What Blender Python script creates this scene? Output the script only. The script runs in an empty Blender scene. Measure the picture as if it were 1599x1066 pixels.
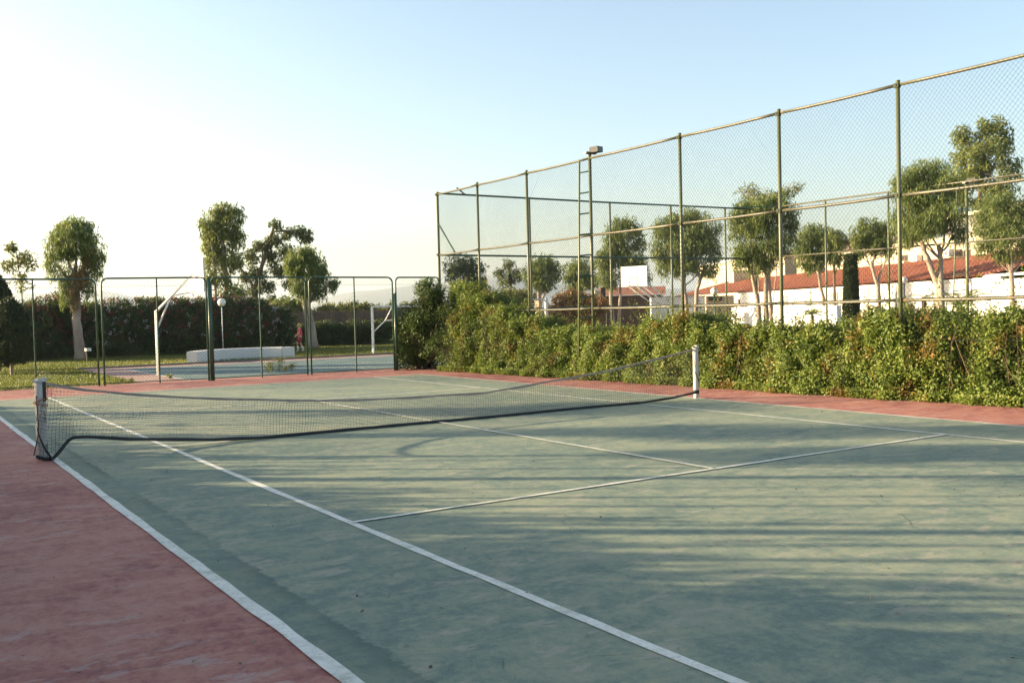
import bpy, math, random
import numpy as np
from mathutils import Vector, Matrix

random.seed(7); rng = np.random.default_rng(7)
scene = bpy.context.scene
COL = scene.collection

# ------------------------------------------------------------------ camera
CAM = np.array([-7.3437, -13.6275, 1.7195])
YAW, PITCH, ROLL, FPX = 0.572925, -0.0304925, -0.0249091, 1531.71
def _basis():
    f = np.array([math.sin(YAW)*math.cos(PITCH), math.cos(YAW)*math.cos(PITCH), math.sin(PITCH)])
    r0 = np.array([math.cos(YAW), -math.sin(YAW), 0.0]); u0 = np.cross(r0, f)
    r = r0*math.cos(ROLL)+u0*math.sin(ROLL)
    return f, r, np.cross(r, f)
F_, R_, U_ = _basis()
cam_d = bpy.data.cameras.new('camera'); cam = bpy.data.objects.new('camera', cam_d); COL.objects.link(cam)
cam_d.sensor_width = 36; cam_d.lens = FPX/1599*36; cam_d.clip_start = .1; cam_d.clip_end = 30000
M = Matrix([[R_[0], U_[0], -F_[0], CAM[0]], [R_[1], U_[1], -F_[1], CAM[1]], [R_[2], U_[2], -F_[2], CAM[2]], [0, 0, 0, 1]])
cam.matrix_world = M
scene.camera = cam

# ------------------------------------------------------------------ sky, sun, exposure
SUN_AZ = math.radians(-50.5)      # from +Y towards +X
SUN_EL = math.radians(11.5)
w = bpy.data.worlds.new('World'); scene.world = w; w.use_nodes = True
nt = w.node_tree; bg = nt.nodes['Background']
sky = nt.nodes.new('ShaderNodeTexSky'); sky.sky_type = 'NISHITA'; sky.sun_disc = False
sky.sun_elevation = SUN_EL; sky.sun_rotation = SUN_AZ
sky.air_density = 1.0; sky.dust_density = 2.2; sky.ozone_density = 1.3; sky.altitude = 10
nt.links.new(sky.outputs[0], bg.inputs[0]); bg.inputs[1].default_value = 0.080
sd = bpy.data.lights.new('sun', 'SUN'); sun = bpy.data.objects.new('sun', sd); COL.objects.link(sun)
sd.energy = 4.5; sd.angle = math.radians(0.55); sd.color = (1.0, .785, .50)
S = Vector((math.sin(SUN_AZ)*math.cos(SUN_EL), math.cos(SUN_AZ)*math.cos(SUN_EL), math.sin(SUN_EL)))
sun.rotation_euler = S.to_track_quat('Z', 'Y').to_euler(); sun.location = (-20, 10, 20)
vs = scene.view_settings
vs.view_transform = 'Standard'; vs.look = 'None'; vs.gamma = 1; vs.use_curve_mapping = False; vs.exposure = 2.2

# ------------------------------------------------------------------ surveying helpers (bearing and distance from the camera station)
def ray(px, py): return F_+R_*(px-799.5)/FPX+U_*(533-py)/FPX
def gnd(px, py, z=0.0):
    d = ray(px, py); return CAM+d*(z-CAM[2])/d[2]
def onX(px, py, X):
    d = ray(px, py); return CAM+d*(X-CAM[0])/d[0]
def onY(px, py, Y):
    d = ray(px, py); return CAM+d*(Y-CAM[1])/d[1]
def P(px, py, D):
    d = ray(px, py); return CAM+d*D/math.hypot(d[0], d[1])

# ------------------------------------------------------------------ mesh helpers
class MB:
    """collects quads/tris (numpy) into one mesh"""
    def __init__(s): s.v = []; s.f4 = []; s.f3 = []; s.t4 = []; s.t3 = []; s.n = 0
    def add(s, v, f4=None, f3=None, t4=None, t3=None):
        v = np.asarray(v, float).reshape(-1, 3)
        if f4 is not None and len(f4):
            f4 = np.asarray(f4, int).reshape(-1, 4); s.f4.append(f4+s.n); s.t4.append(np.zeros(len(f4)) if t4 is None else np.asarray(t4))
        if f3 is not None and len(f3):
            f3 = np.asarray(f3, int).reshape(-1, 3); s.f3.append(f3+s.n); s.t3.append(np.zeros(len(f3)) if t3 is None else np.asarray(t3))
        s.v.append(v); s.n += len(v)
    def box(s, c, size, rz=0.0, ax=None):
        hx, hy, hz = [a/2 for a in size]
        p = np.array([[x, y, z] for x in (-hx, hx) for y in (-hy, hy) for z in (-hz, hz)])
        if ax is not None: p = p@np.array(ax)
        elif rz:
            cz, sz = math.cos(rz), math.sin(rz); p = np.stack([p[:, 0]*cz-p[:, 1]*sz, p[:, 0]*sz+p[:, 1]*cz, p[:, 2]], 1)
        s.add(p+np.array(c), [[0, 1, 3, 2], [4, 6, 7, 5], [0, 4, 5, 1], [2, 3, 7, 6], [0, 2, 6, 4], [1, 5, 7, 3]])
    def tube(s, pts, rad, n=8, cap=True):
        pts = np.asarray(pts, float); m = len(pts)
        rad = np.full(m, rad) if np.isscalar(rad) else np.asarray(rad)
        tan = np.gradient(pts, axis=0); tan /= np.linalg.norm(tan, axis=1)[:, None]+1e-12
        ref = np.array([0, 0, 1.0]) if abs(tan[0][2]) < .9 else np.array([1.0, 0, 0])
        a = np.cross(tan, ref); bad = np.linalg.norm(a, axis=1) < 1e-3; a[bad] = np.cross(tan[bad], [0, 1.0, 0.1]); a /= np.linalg.norm(a, axis=1)[:, None]
        b = np.cross(tan, a)
        th = np.arange(n)*2*math.pi/n
        ring = pts[:, None]+rad[:, None, None]*(np.cos(th)[None, :, None]*a[:, None]+np.sin(th)[None, :, None]*b[:, None])
        i = np.arange(m-1)[:, None]*n; j = np.arange(n)[None]; k = (j+1) % n
        f = np.stack([i+j, i+k, i+n+k, i+n+j], -1).reshape(-1, 4)
        v = ring.reshape(-1, 3); f3 = []
        if cap:
            v = np.vstack([v, pts[0], pts[-1]]); c0, c1 = m*n, m*n+1
            f3 = [[c0, (q+1) % n, q] for q in range(n)]+[[c1, (m-1)*n+q, (m-1)*n+(q+1) % n] for q in range(n)]
        s.add(v, f, f3)
    def sphere(s, c, r, nu=16, nv=10, sc=(1, 1, 1)):
        v = []; f = []
        for i in range(nv+1):
            t = math.pi*i/nv
            for j in range(nu):
                p = 2*math.pi*j/nu; v.append([c[0]+r*sc[0]*math.sin(t)*math.cos(p), c[1]+r*sc[1]*math.sin(t)*math.sin(p), c[2]+r*sc[2]*math.cos(t)])
        for i in range(nv):
            for j in range(nu): f.append([i*nu+j, (i+1)*nu+j, (i+1)*nu+(j+1) % nu, i*nu+(j+1) % nu])
        s.add(v, f)
    def build(s, name, mat, parent=None, smooth=False, origin=None):
        v = np.vstack(s.v)
        o = np.zeros(3)
        if origin is not None: o = np.array(origin, float)
        if parent is not None:
            r = parent
            while r.parent is not None: r = r.parent
            o = np.array(r.location)
        v = v-o
        f4 = np.vstack(s.f4) if s.f4 else np.zeros((0, 4), int); f3 = np.vstack(s.f3) if s.f3 else np.zeros((0, 3), int)
        me = bpy.data.meshes.new(name)
        me.vertices.add(len(v)); me.vertices.foreach_set('co', v.astype(np.float32).ravel())
        me.loops.add(f4.size+f3.size); me.loops.foreach_set('vertex_index', np.concatenate([f4.ravel(), f3.ravel()]).astype(np.int32))
        me.polygons.add(len(f4)+len(f3))
        st = np.concatenate([np.arange(len(f4))*4, f4.size+np.arange(len(f3))*3]).astype(np.int32)
        me.polygons.foreach_set('loop_start', st)
        t = np.concatenate([np.concatenate(s.t4) if s.t4 else np.zeros(0), np.concatenate(s.t3) if s.t3 else np.zeros(0)])
        if t.any():
            at = me.attributes.new('tint', 'FLOAT', 'FACE'); at.data.foreach_set('value', t.astype(np.float32))
        me.update(calc_edges=True)
        me.polygons.foreach_set('use_smooth', np.full(len(me.polygons), bool(smooth)))
        me.materials.append(mat)
        ob = bpy.data.objects.new(name, me); COL.objects.link(ob)
        if parent is not None: ob.parent = parent
        else: ob.location = o
        return ob
def thing(name, label, cat, loc, group=None):
    o = bpy.data.objects.new(name, None); COL.objects.link(o); o.location = Vector([float(a) for a in loc]); o.empty_display_size = .2
    o['label'] = label; o['category'] = cat
    if group: o['group'] = group
    return o
def tag(o, label, cat, group=None):
    o['label'] = label; o['category'] = cat
    if group: o['group'] = group
    return o
def kind(o, k): o['kind'] = k; return o

# ------------------------------------------------------------------ materials
def nodes(name):
    m = bpy.data.materials.new(name); m.use_nodes = True; n = m.node_tree
    return m, n, n.nodes['Principled BSDF'], n.links
def noise(n, L, vec, scale, detail=6, rough=.6, dist=0):
    t = n.nodes.new('ShaderNodeTexNoise'); t.inputs['Scale'].default_value = scale; t.inputs['Detail'].default_value = detail
    t.inputs['Roughness'].default_value = rough; t.inputs['Distortion'].default_value = dist
    if vec is not None: L.new(vec, t.inputs['Vector'])
    return t.outputs['Fac']
def ramp(n, L, fac, stops):
    r = n.nodes.new('ShaderNodeValToRGB'); e = r.color_ramp.elements
    while len(e) > len(stops): e.remove(e[-1])
    while len(e) < len(stops): e.new(.5)
    for el, (p, c) in zip(e, stops):
        el.position = p; el.color = (*c, 1) if not np.isscalar(c) else (c, c, c, 1)
    L.new(fac, r.inputs[0]); return r.outputs[0]
def mix(n, L, fac, a, b, mode='MIX'):
    m = n.nodes.new('ShaderNodeMix'); m.data_type = 'RGBA'; m.blend_type = mode
    for s, v in ((m.inputs[0], fac), (m.inputs[6], a), (m.inputs[7], b)):
        if hasattr(v, 'is_output'): L.new(v, s)
        elif np.isscalar(v): s.default_value = v
        else: s.default_value = (*v, 1)
    return m.outputs[2]
def math_(n, L, op, a, b=None, clamp=False):
    m = n.nodes.new('ShaderNodeMath'); m.operation = op; m.use_clamp = clamp
    for s, v in ((m.inputs[0], a), (m.inputs[1], b)):
        if v is None: continue
        if hasattr(v, 'is_output'): L.new(v, s)
        else: s.default_value = v
    return m.outputs[0]
def bump(n, L, p, h, strength, dist=.01):
    b = n.nodes.new('ShaderNodeBump'); b.inputs['Strength'].default_value = strength; b.inputs['Distance'].default_value = dist
    L.new(h, b.inputs['Height']); L.new(b.outputs[0], p.inputs['Normal'])
def geo(n): return n.nodes.new('ShaderNodeNewGeometry').outputs['Position']
def mapping(n, L, vec, sc):
    m = n.nodes.new('ShaderNodeMapping'); m.inputs['Scale'].default_value = sc; L.new(vec, m.inputs['Vector']); return m.outputs[0]
def simple(name, c1, c2=None, rough=.7, scale=4, bmp=.2, lo=.35, hi=.7, metal=0, bd=.01, stretch=(1, 1, 1), c3=None, s3=20):
    m, n, p, L = nodes(name); pos = mapping(n, L, geo(n), stretch)
    f = noise(n, L, pos, scale); c2 = c2 or tuple(a*.75 for a in c1)
    col = ramp(n, L, f, [(lo, c1), (hi, c2)])
    if c3: col = mix(n, L, ramp(n, L, noise(n, L, pos, s3, 4), [(.58, 0.0), (.68, 1.0)]), col, c3)
    L.new(col, p.inputs['Base Color']); p.inputs['Roughness'].default_value = rough; p.inputs['Metallic'].default_value = metal
    if bmp: bump(n, L, p, noise(n, L, pos, scale*6), bmp, bd)
    return m
def leafmat(name, stops, trans=.35, patch=None, pscale=.6, rough=.5):
    m, n, p, L = nodes(name)
    a = n.nodes.new('ShaderNodeAttribute'); a.attribute_name = 'tint'
    col = ramp(n, L, a.outputs['Fac'], stops)
    if patch:
        f = noise(n, L, geo(n), pscale, 3, .6)
        col = mix(n, L, math_(n, L, 'MULTIPLY', ramp(n, L, f, [(.535, 0.0), (.64, 1.0)]), ramp(n, L, a.outputs['Fac'], [(.30, 0.0), (.50, .85)])), col, patch)
    L.new(col, p.inputs['Base Color']); p.inputs['Roughness'].default_value = rough
    p.inputs['Specular IOR Level'].default_value = .35
    tr = n.nodes.new('ShaderNodeBsdfTranslucent'); L.new(mix(n, L, .5, col, (.16, .20, .02)), tr.inputs[0])
    mx = n.nodes.new('ShaderNodeMixShader'); mx.inputs[0].default_value = trans
    L.new(p.outputs[0], mx.inputs[1]); L.new(tr.outputs[0], mx.inputs[2])
    L.new(mx.outputs[0], n.nodes['Material Output'].inputs[0])
    return m

def court_mat(name, base, dark, light, worn, band=None):
    m, n, p, L = nodes(name); pos = geo(n)
    parts_ = [(noise(n, L, pos, .42, 3, .55, .5), .24), (noise(n, L, mapping(n, L, pos, (1.0, 2.2, 1)), 1.5, 5, .6, 1.1), .30),
              (noise(n, L, mapping(n, L, pos, (1.8, 1.0, 1)), 5.5, 6, .65, .5), .27), (noise(n, L, pos, 24, 5, .7), .19)]
    tot = None
    for v, k in parts_:
        q = math_(n, L, 'MULTIPLY', v, k); tot = q if tot is None else math_(n, L, 'ADD', tot, q)
    col = ramp(n, L, tot, [(.385, tuple(a*.85 for a in dark)), (.445, dark), (.50, base), (.575, light)])
    # pale patches where the coating has worn off, ragged edged
    wn = noise(n, L, mapping(n, L, pos, (1, 1.9, 1)), 2.6, 12, .74, .3)
    gate = ramp(n, L, noise(n, L, pos, .55, 2), [(.40, .2), (.54, 1.0)])
    col = mix(n, L, math_(n, L, 'MULTIPLY', ramp(n, L, wn, [(.535, 0.0), (.60, .62)]), gate), col, worn)
    # dark scuffs, two directions
    for rot, sc_, sd_ in ((.5, (1.4, 22, 1), 0), (-1.0, (2.0, 26, 1), 5)):
        mp = n.nodes.new('ShaderNodeMapping'); mp.inputs['Rotation'].default_value = (0, 0, rot); mp.inputs['Location'].default_value = (sd_, 0, 0); L.new(pos, mp.inputs['Vector'])
        sf = noise(n, L, mapping(n, L, mp.outputs[0], sc_), 1.2, 3, .55, .35)
        g2 = ramp(n, L, noise(n, L, pos, 1.1+sd_*.1, 3), [(.50, 0.0), (.60, 1.0)])
        col = mix(n, L, math_(n, L, 'MULTIPLY', ramp(n, L, sf, [(.66, 0.0), (.72, .55)]), g2), col, tuple(a*.5 for a in dark))
    # grit
    g3 = noise(n, L, pos, 130, 3, .6)
    col = mix(n, L, ramp(n, L, g3, [(.30, .6), (.40, 0.0)]), col, tuple(a*.45 for a in dark))
    col = mix(n, L, ramp(n, L, g3, [(.62, 0.0), (.74, .5)]), col, tuple(min(1, a*1.5) for a in light))
    st = noise(n, L, pos, 7, 9, .72)
    col = mix(n, L, ramp(n, L, st, [(.60, 0.0), (.68, .5)]), col, tuple(a*.62 for a in dark))
    if band:
        sx = n.nodes.new('ShaderNodeSeparateXYZ'); L.new(pos, sx.inputs[0])
        x = math_(n, L, 'ADD', sx.outputs[0], math_(n, L, 'MULTIPLY', math_(n, L, 'SUBTRACT', noise(n, L, pos, 6, 8, .75), .5), .22))
        f = ramp(n, L, math_(n, L, 'DIVIDE', math_(n, L, 'SUBTRACT', x, -5.5), .5), [(.30, .35), (.50, .85), (.56, 0.0)])
        f = math_(n, L, 'MULTIPLY', f, ramp(n, L, noise(n, L, pos, .9, 6, .7), [(.38, .25), (.56, 1.0)]))
        col = mix(n, L, f, col, band)
    L.new(col, p.inputs['Base Color'])
    L.new(ramp(n, L, tot, [(.42, .72), (.58, .9)]), p.inputs['Roughness']); p.inputs['Specular IOR Level'].default_value = .15
    bump(n, L, p, noise(n, L, pos, 90, 5, .7), .4, .005)
    return m
GREEN = court_mat('green_coating', (.208, .246, .180), (.146, .192, .154), (.275, .292, .202), (.36, .33, .25), band=(.085, .125, .10))
RED = court_mat('red_coating', (.355, .152, .118), (.255, .100, .088), (.43, .215, .165), (.42, .32, .28))
BLUEC = court_mat('blue_green_coating', (.13, .19, .18), (.10, .155, .155), (.20, .24, .21), (.27, .26, .21))
PINKC = court_mat('faded_pink_coating', (.36, .24, .20), (.30, .19, .16), (.42, .30, .25), (.42, .36, .30))

def line_mat():
    m, n, p, L = nodes('white_line_paint'); pos = geo(n)
    c = ramp(n, L, noise(n, L, pos, 5, 8, .7), [(.35, (.74, .72, .64)), (.55, (.60, .59, .50)), (.68, (.38, .39, .31))])
    c = mix(n, L, ramp(n, L, noise(n, L, pos, 45, 5, .7), [(.54, 0.0), (.66, .65)]), c, (.27, .30, .23))
    L.new(c, p.inputs['Base Color']); p.inputs['Roughness'].default_value = .7
    bump(n, L, p, noise(n, L, pos, 80), .3, .004); return m
LINE = line_mat()
GROUND = simple('dry_earth', (.20, .17, .09), (.10, .13, .045), .95, .25, .3, c3=(.24, .20, .12), s3=1.2)
LAWN = simple('lawn_soil', (.10, .12, .03), (.16, .14, .05), .95, 1.5, .4, c3=(.07, .09, .02), s3=6)
CONC = simple('grey_concrete', (.34, .33, .30), (.25, .24, .22), .9, 2, .2)
KERB = simple('kerb_stone', (.20, .16, .13), (.14, .11, .09), .9, 4, .3)
HILL = simple('hill_scrub', (.10, .11, .06), (.17, .15, .10), 1, .004, 0)
POSTG = simple('green_painted_steel', (.115, .125, .062), (.085, .105, .045), .45, 3, .15, c3=(.16, .085, .035), s3=14)
RAILY = simple('faded_olive_steel', (.092, .088, .052), (.062, .06, .034), .45, 3, .15, c3=(.20, .12, .05), s3=10)
DARKG = simple('dark_green_steel', (.03, .085, .05), (.02, .055, .035), .4, 3, .1, c3=(.10, .06, .03), s3=12)
CLAMP = simple('clamp_steel', (.05, .06, .035), (.035, .045, .025), .95, 6, 0)
WIRE = simple('fence_wire', (.05, .055, .045), (.035, .04, .032), .6, 6, 0, metal=0)
WIRED = simple('dark_fence_wire', (.04, .055, .04), (.03, .04, .03), .5, 6, 0, metal=.2)
WHITE = simple('white_paint', (.72, .72, .68), (.60, .60, .56), .6, 3, .15, c3=(.42, .38, .33), s3=9)
WALLW = simple('whitewashed_wall', (.74, .72, .67), (.66, .64, .59), .85, .8, .15)
CREAM = simple('cream_render', (.50, .44, .31), (.43, .38, .27), .85, .5, .15)
TAN = simple('tan_render', (.46, .34, .22), (.38, .28, .18), .85, .5, .15)
GREYR = simple('grey_cladding', (.25, .23, .20), (.19, .18, .16), .85, .5, .15)
BROWN = simple('brown_shutter', (.14, .085, .05), (.10, .06, .035), .7, 3, .2)
DARKW = simple('dark_recess', (.035, .03, .025), (.025, .02, .02), .8, 3, 0)
TILE = simple('terracotta_tile', (.37, .135, .078), (.25, .088, .052), .9, 2.2, .3, c3=(.44, .23, .14), s3=4.5)
MAROON = simple('maroon_planks', (.075, .036, .026), (.05, .026, .02), .8, 1.5, .2)
BARKP = simple('pale_eucalyptus_bark', (.40, .32, .25), (.25, .18, .13), .85, 2.2, .5, stretch=(1, 1, .35), c3=(.20, .14, .09), s3=5, bd=.03)
BARKD = simple('brown_bark', (.16, .11, .07), (.10, .07, .045), .9, 4, .6, stretch=(1, 1, .3), bd=.03)
NETB = simple('black_net_cord', (.018, .019, .02), (.03, .03, .03), .6, 8, 0)
TAPE = simple('faded_net_band', (.36, .29, .24), (.24, .19, .16), .8, 6, .2)
HEM = simple('black_net_hem', (.02, .022, .024), (.032, .03, .03), .7, 10, .2)
ROPE = simple('orange_rope', (.42, .17, .08), (.30, .12, .06), .85, 20, .3)
WIREL = simple('pale_tie_wire', (.5, .47, .42), (.4, .36, .3), .5, 8, 0)
FLAKE = simple('flaking_white_paint', (.56, .54, .50), (.44, .42, .38), .75, 7, .5, c3=(.17, .14, .12), s3=11, bd=.02)
REED = simple('dry_reed', (.22, .16, .12), (.14, .10, .08), .9, 2, .2)
def globe_mat():
    m, n, p, L = nodes('opal_globe'); p.inputs['Base Color'].default_value = (.80, .78, .70, 1); p.inputs['Roughness'].default_value = .35
    p.inputs['Subsurface Weight'].default_value = .3; return m
GLOBE = globe_mat()
def glass():
    m, n, p, L = nodes('window_glass'); p.inputs['Base Color'].default_value = (.04, .05, .05, 1); p.inputs['Roughness'].default_value = .1; return m
GLASS = glass()
LEAF_H = leafmat('hedge_leaf', [(0, (.05, .080, .016)), (.35, (.115, .175, .030)), (.7, (.215, .265, .050)), (1, (.38, .37, .10))], .38, patch=(.26, .125, .04), pscale=1.5)
LEAF_DK = leafmat('dark_shrub_leaf', [(0, (.025, .050, .012)), (.5, (.055, .10, .022)), (1, (.14, .19, .05))], .3)
LEAF_P = leafmat('pollard_leaf', [(0, (0.063, 0.092, 0.03)), (0.4, (0.138, 0.19, 0.057)), (0.7, (0.23, 0.27, 0.081)), (1, (0.356, 0.356, 0.149))], .42)
LEAF_E = leafmat('eucalyptus_leaf', [(0, (0.088, 0.117, 0.039)), (0.5, (0.186, 0.225, 0.069)), (1, (0.37, 0.36, 0.127))], .45)
LEAF_ED = leafmat('dark_eucalyptus_leaf', [(0, (0.049, 0.069, 0.035)), (0.5, (0.098, 0.127, 0.058)), (1, (0.215, 0.205, 0.098))], .4)
LEAF_OL = leafmat('oleander_leaf', [(0, (.036, .054, .020)), (.5, (.075, .105, .038)), (1, (.15, .165, .07))], .3)
LEAF_CON = leafmat('conifer_leaf', [(0, (.015, .025, .008)), (.5, (.03, .048, .014)), (1, (.07, .085, .022))], .12)
LEAF_Y = leafmat('yellow_green_leaf', [(0, (.10, .11, .03)), (.5, (.18, .18, .05)), (1, (.28, .26, .09))], .4)
LEAF_RED = leafmat('russet_leaf', [(0, (.14, .075, .035)), (.5, (.27, .13, .05)), (1, (.36, .20, .08))], .3)
DRYLF = leafmat('dry_hanging_leaf', [(0, (.25, .15, .06)), (.5, (.36, .23, .10)), (1, (.42, .30, .14))], .3)
FLW_R = leafmat('crimson_petal', [(0, (.20, .015, .03)), (1, (.42, .05, .09))], .3)
FLW_W = leafmat('white_petal', [(0, (.50, .42, .42)), (1, (.72, .64, .64))], .3)
GRASSM = leafmat('grass_blade', [(0, (.05, .075, .015)), (.5, (.13, .15, .03)), (1, (.25, .22, .07))], .35)

# ------------------------------------------------------------------ ground and courts
def sheet(name, x0, x1, y0, y1, z, mat, parent=None, nx=1, ny=1):
    mb = MB(); xs = np.linspace(x0, x1, nx+1); ys = np.linspace(y0, y1, ny+1)
    v = [[x, y, z] for y in ys for x in xs]; f = [[j*(nx+1)+i, j*(nx+1)+i+1, (j+1)*(nx+1)+i+1, (j+1)*(nx+1)+i] for j in range(ny) for i in range(nx)]
    mb.add(v, f); return mb.build(name, mat, parent)
kind(sheet('ground', -9000, 9000, -9000, 9000, -.06, GROUND, nx=30, ny=30), 'structure')
# lawn beyond the far end
mb = MB(); mb.add([[-30, 15.3, -.012], [-.95, 14.6, -.012], [-1.35, 25.9, -.012], [30, 27.2, -.012], [45, 60, -.012], [-30, 60, -.012]], [[0, 1, 2, 5], [2, 3, 4, 5]])
kind(mb.build('lawn', LAWN), 'structure')
# red surround, slightly irregular far edge
mb = MB(); xs = np.linspace(-9.4, 8.9, 70); far = 14.35-.11*(xs-3)*(xs < 3)+.05*np.sin(xs*2.3)+rng.normal(0, .02, 70)
v = [[x, -22, 0] for x in xs]+[[x, y, 0] for x, y in zip(xs, far)]
mb.add(v, [[i, i+1, 71+i, 70+i] for i in range(69)])
v = [[x, y, 0] for x, y in zip(xs, far)]+[[x, y, -.06] for x, y in zip(xs, far)]
mb.add(v, [[i, i+1, 71+i, 70+i] for i in range(69)])
red = kind(mb.build('red_court_surround', RED), 'structure')
HW, YN, YF = 5.54, -11.9, 11.18
court = kind(sheet('green_court_surface', -HW, HW, YN, YF, .004, GREEN), 'structure')
def cline(p, q, wd, jit=.004, z=.008, parent=court, name='court_line'):
    p = np.array(p); q = np.array(q); Ln = np.linalg.norm(q-p); n = max(8, int(Ln/.12)); t = np.linspace(0, 1, n)
    d = (q-p)/Ln; nn = np.array([-d[1], d[0]])
    def rnd():
        a = rng.normal(0, 1, n); k = np.array([1, 2, 3, 2, 1])/9; return np.convolve(a, k, 'same')*jit*1.6
    L1 = p+d*Ln*t[:, None]+nn*(wd/2+rnd())[:, None]; L2 = p+d*Ln*t[:, None]-nn*(wd/2+rnd())[:, None]
    mb = MB(); mb.add(np.vstack([np.c_[L1, np.full(n, z)], np.c_[L2, np.full(n, z)]]), [[i, n+i, n+i+1, i+1] for i in range(n-1)])
    return mb.build(name, LINE, parent)
cline((-HW, YN), (-HW, YF), .085, .006)
cline((HW, YN), (HW, YF), .06, .006)
cline((-4.115, YN), (-4.115, YF), .07, .004, .0085)
cline((4.115, YN), (4.115, YF), .055, .004, .0085)
cline((-4.115, -6.1), (4.115, -6.1), .055, .004, .0125)
cline((-4.115, 5.45), (4.115, 5.45), .05, .004, .0125)
cline((0, -6.1), (0, 5.45), .05, .004, .0165)
cline((-4.115, -.02), (4.6, 0), .04, .004, .0205)
cline((-HW, YF), (HW, YF), .05, .006, .0125)
cline((-HW, YN), (HW, YN), .08, .006, .0125)
# hairline crack seen across the right service area
CR = simple('crack_filler', (.10, .125, .10), (.085, .105, .085), .9, 8, 0)
def crack(pts, wd=.007):
    pts = np.array(pts); t = np.linspace(0, len(pts)-1, len(pts)*9); q = np.stack([np.interp(t, np.arange(len(pts)), pts[:, k]) for k in (0, 1)], 1)
    q += rng.normal(0, .012, q.shape); d = np.gradient(q, axis=0); nn = np.stack([-d[:, 1], d[:, 0]], 1); nn /= np.linalg.norm(nn, axis=1)[:, None]
    wv = (wd*rng.uniform(.3, 1, len(q)))[:, None]; n = len(q)
    mb = MB(); mb.add(np.vstack([np.c_[q+nn*wv/2, np.full(n, .0055)], np.c_[q-nn*wv/2, np.full(n, .0055)]]), [[i, n+i, n+i+1, i+1] for i in range(n-1)])
    return mb.build('crack', CR, court)
crack([gnd(*p)[:2] for p in [(1255, 750), (1290, 759), (1325, 767), (1352, 778), (1374, 788)]])
crack([gnd(*p)[:2] for p in [(1402, 802), (1418, 812), (1427, 826)]])
crack([gnd(*p)[:2] for p in [(596, 752), (620, 758), (640, 755)]])
# basketball court beyond the low fence
kind(sheet('basketball_court', .05, 34, 14.75, 23.6, -.004, BLUEC), 'structure')
pm = kind(sheet('faded_court_margin', -1.25, 36, 14.6, 25.1, -.008, PINKC), 'structure')
c2 = sheet('court_line', -.02, .05, 14.75, 23.6, .0, LINE, pm)
sheet('court_line', .05, 34, 23.56, 23.62, .0, LINE, pm)
mb = MB(); cx, cy, R0 = *gnd(500, 571)[:2], 1.8
cen = gnd(548, 574); th = np.linspace(-.3, 1.8, 30)
mb.add(np.vstack([np.c_[cen[0]-1.6+R0*np.cos(th), cen[1]-.2+R0*np.sin(th), np.full(30, .001)], np.c_[cen[0]-1.6+(R0+.06)*np.cos(th), cen[1]-.2+(R0+.06)*np.sin(th), np.full(30, .001)]]), [[i, i+1, 31+i, 30+i] for i in range(29)])
mb.build('court_line', LINE, pm)
mb = MB(); mb.box((17.4, 25.19, -.0), (37.4, .16, .1)); kind(mb.build('kerb', KERB), 'structure')
kind(sheet('concrete_yard', 9.3, 60, -20, 14.45, -.02, CONC), 'structure')
kind(sheet('sandy_path', 14, 75, 27.4, 36, -.008, CONC), 'structure')

# hills, far off
def hills(name, px0, px1, D, prof, depth=1800):
    n = 120; pxs = np.linspace(px0, px1, n); base = []; top = []; back = []
    for k, px in enumerate(pxs):
        h = np.interp(px, [a for a, b in prof], [b for a, b in prof])
        hz = 506-.0251*px
        elev = (hz-h)/FPX*D+rng.normal(0, 4)+10*math.sin(px*.05)*1
        d = ray(px, 480); d = d[:2]/np.linalg.norm(d[:2])
        base.append([*(CAM[:2]+d*(D-depth)), -2]); top.append([*(CAM[:2]+d*D), max(elev, 1)]); back.append([*(CAM[:2]+d*(D+depth)), -2])
    mid = [[(a[0]*.45+b[0]*.55), (a[1]*.45+b[1]*.55), b[2]*.62*(1+.15*math.sin(i*.9))] for i, (a, b) in enumerate(zip(base, top))]
    rows = [base, mid, top, back]; v = [p for r in rows for p in r]
    f = [[r*n+i, r*n+i+1, (r+1)*n+i+1, (r+1)*n+i] for r in range(3) for i in range(n-1)]
    mb = MB(); mb.add(v, f); return kind(mb.build(name, HILL, smooth=True), 'structure')
hills('hills', -700, 2300, 7600, [(-700, 470), (0, 466), (60, 462), (130, 458), (200, 462), (300, 470), (400, 480), (470, 478), (520, 462), (570, 453), (620, 449), (680, 446), (730, 436), (790, 428), (850, 440), (960, 452), (1200, 450), (2300, 440)])

# ------------------------------------------------------------------ foliage
def leaves(mb, cen, nrm, ln, wd, droop=0.0, tint=None, flat=.5):
    """rhombic leaves at cen, roughly facing nrm"""
    n = len(cen)
    N = nrm+rng.normal(0, flat, (n, 3)); N /= np.linalg.norm(N, axis=1)[:, None]+1e-9
    A = rng.normal(0, 1, (n, 3)); A[:, 2] -= droop*3; A -= N*(A*N).sum(1)[:, None]; A /= np.linalg.norm(A, axis=1)[:, None]+1e-9
    B = np.cross(N, A); l = ln*rng.uniform(.6, 1.3, n)[:, None]; w_ = wd*rng.uniform(.7, 1.2, n)[:, None]
    v = np.stack([cen, cen+A*l*.45+B*w_/2+N*w_*.15, cen+A*l, cen+A*l*.45-B*w_/2+N*w_*.15], 1).reshape(-1, 3)
    f = np.arange(n*4).reshape(-1, 4)
    t = rng.beta(2, 2, n) if tint is None else tint
    mb.add(v, f, t4=np.clip(t, .01, 1))
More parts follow.
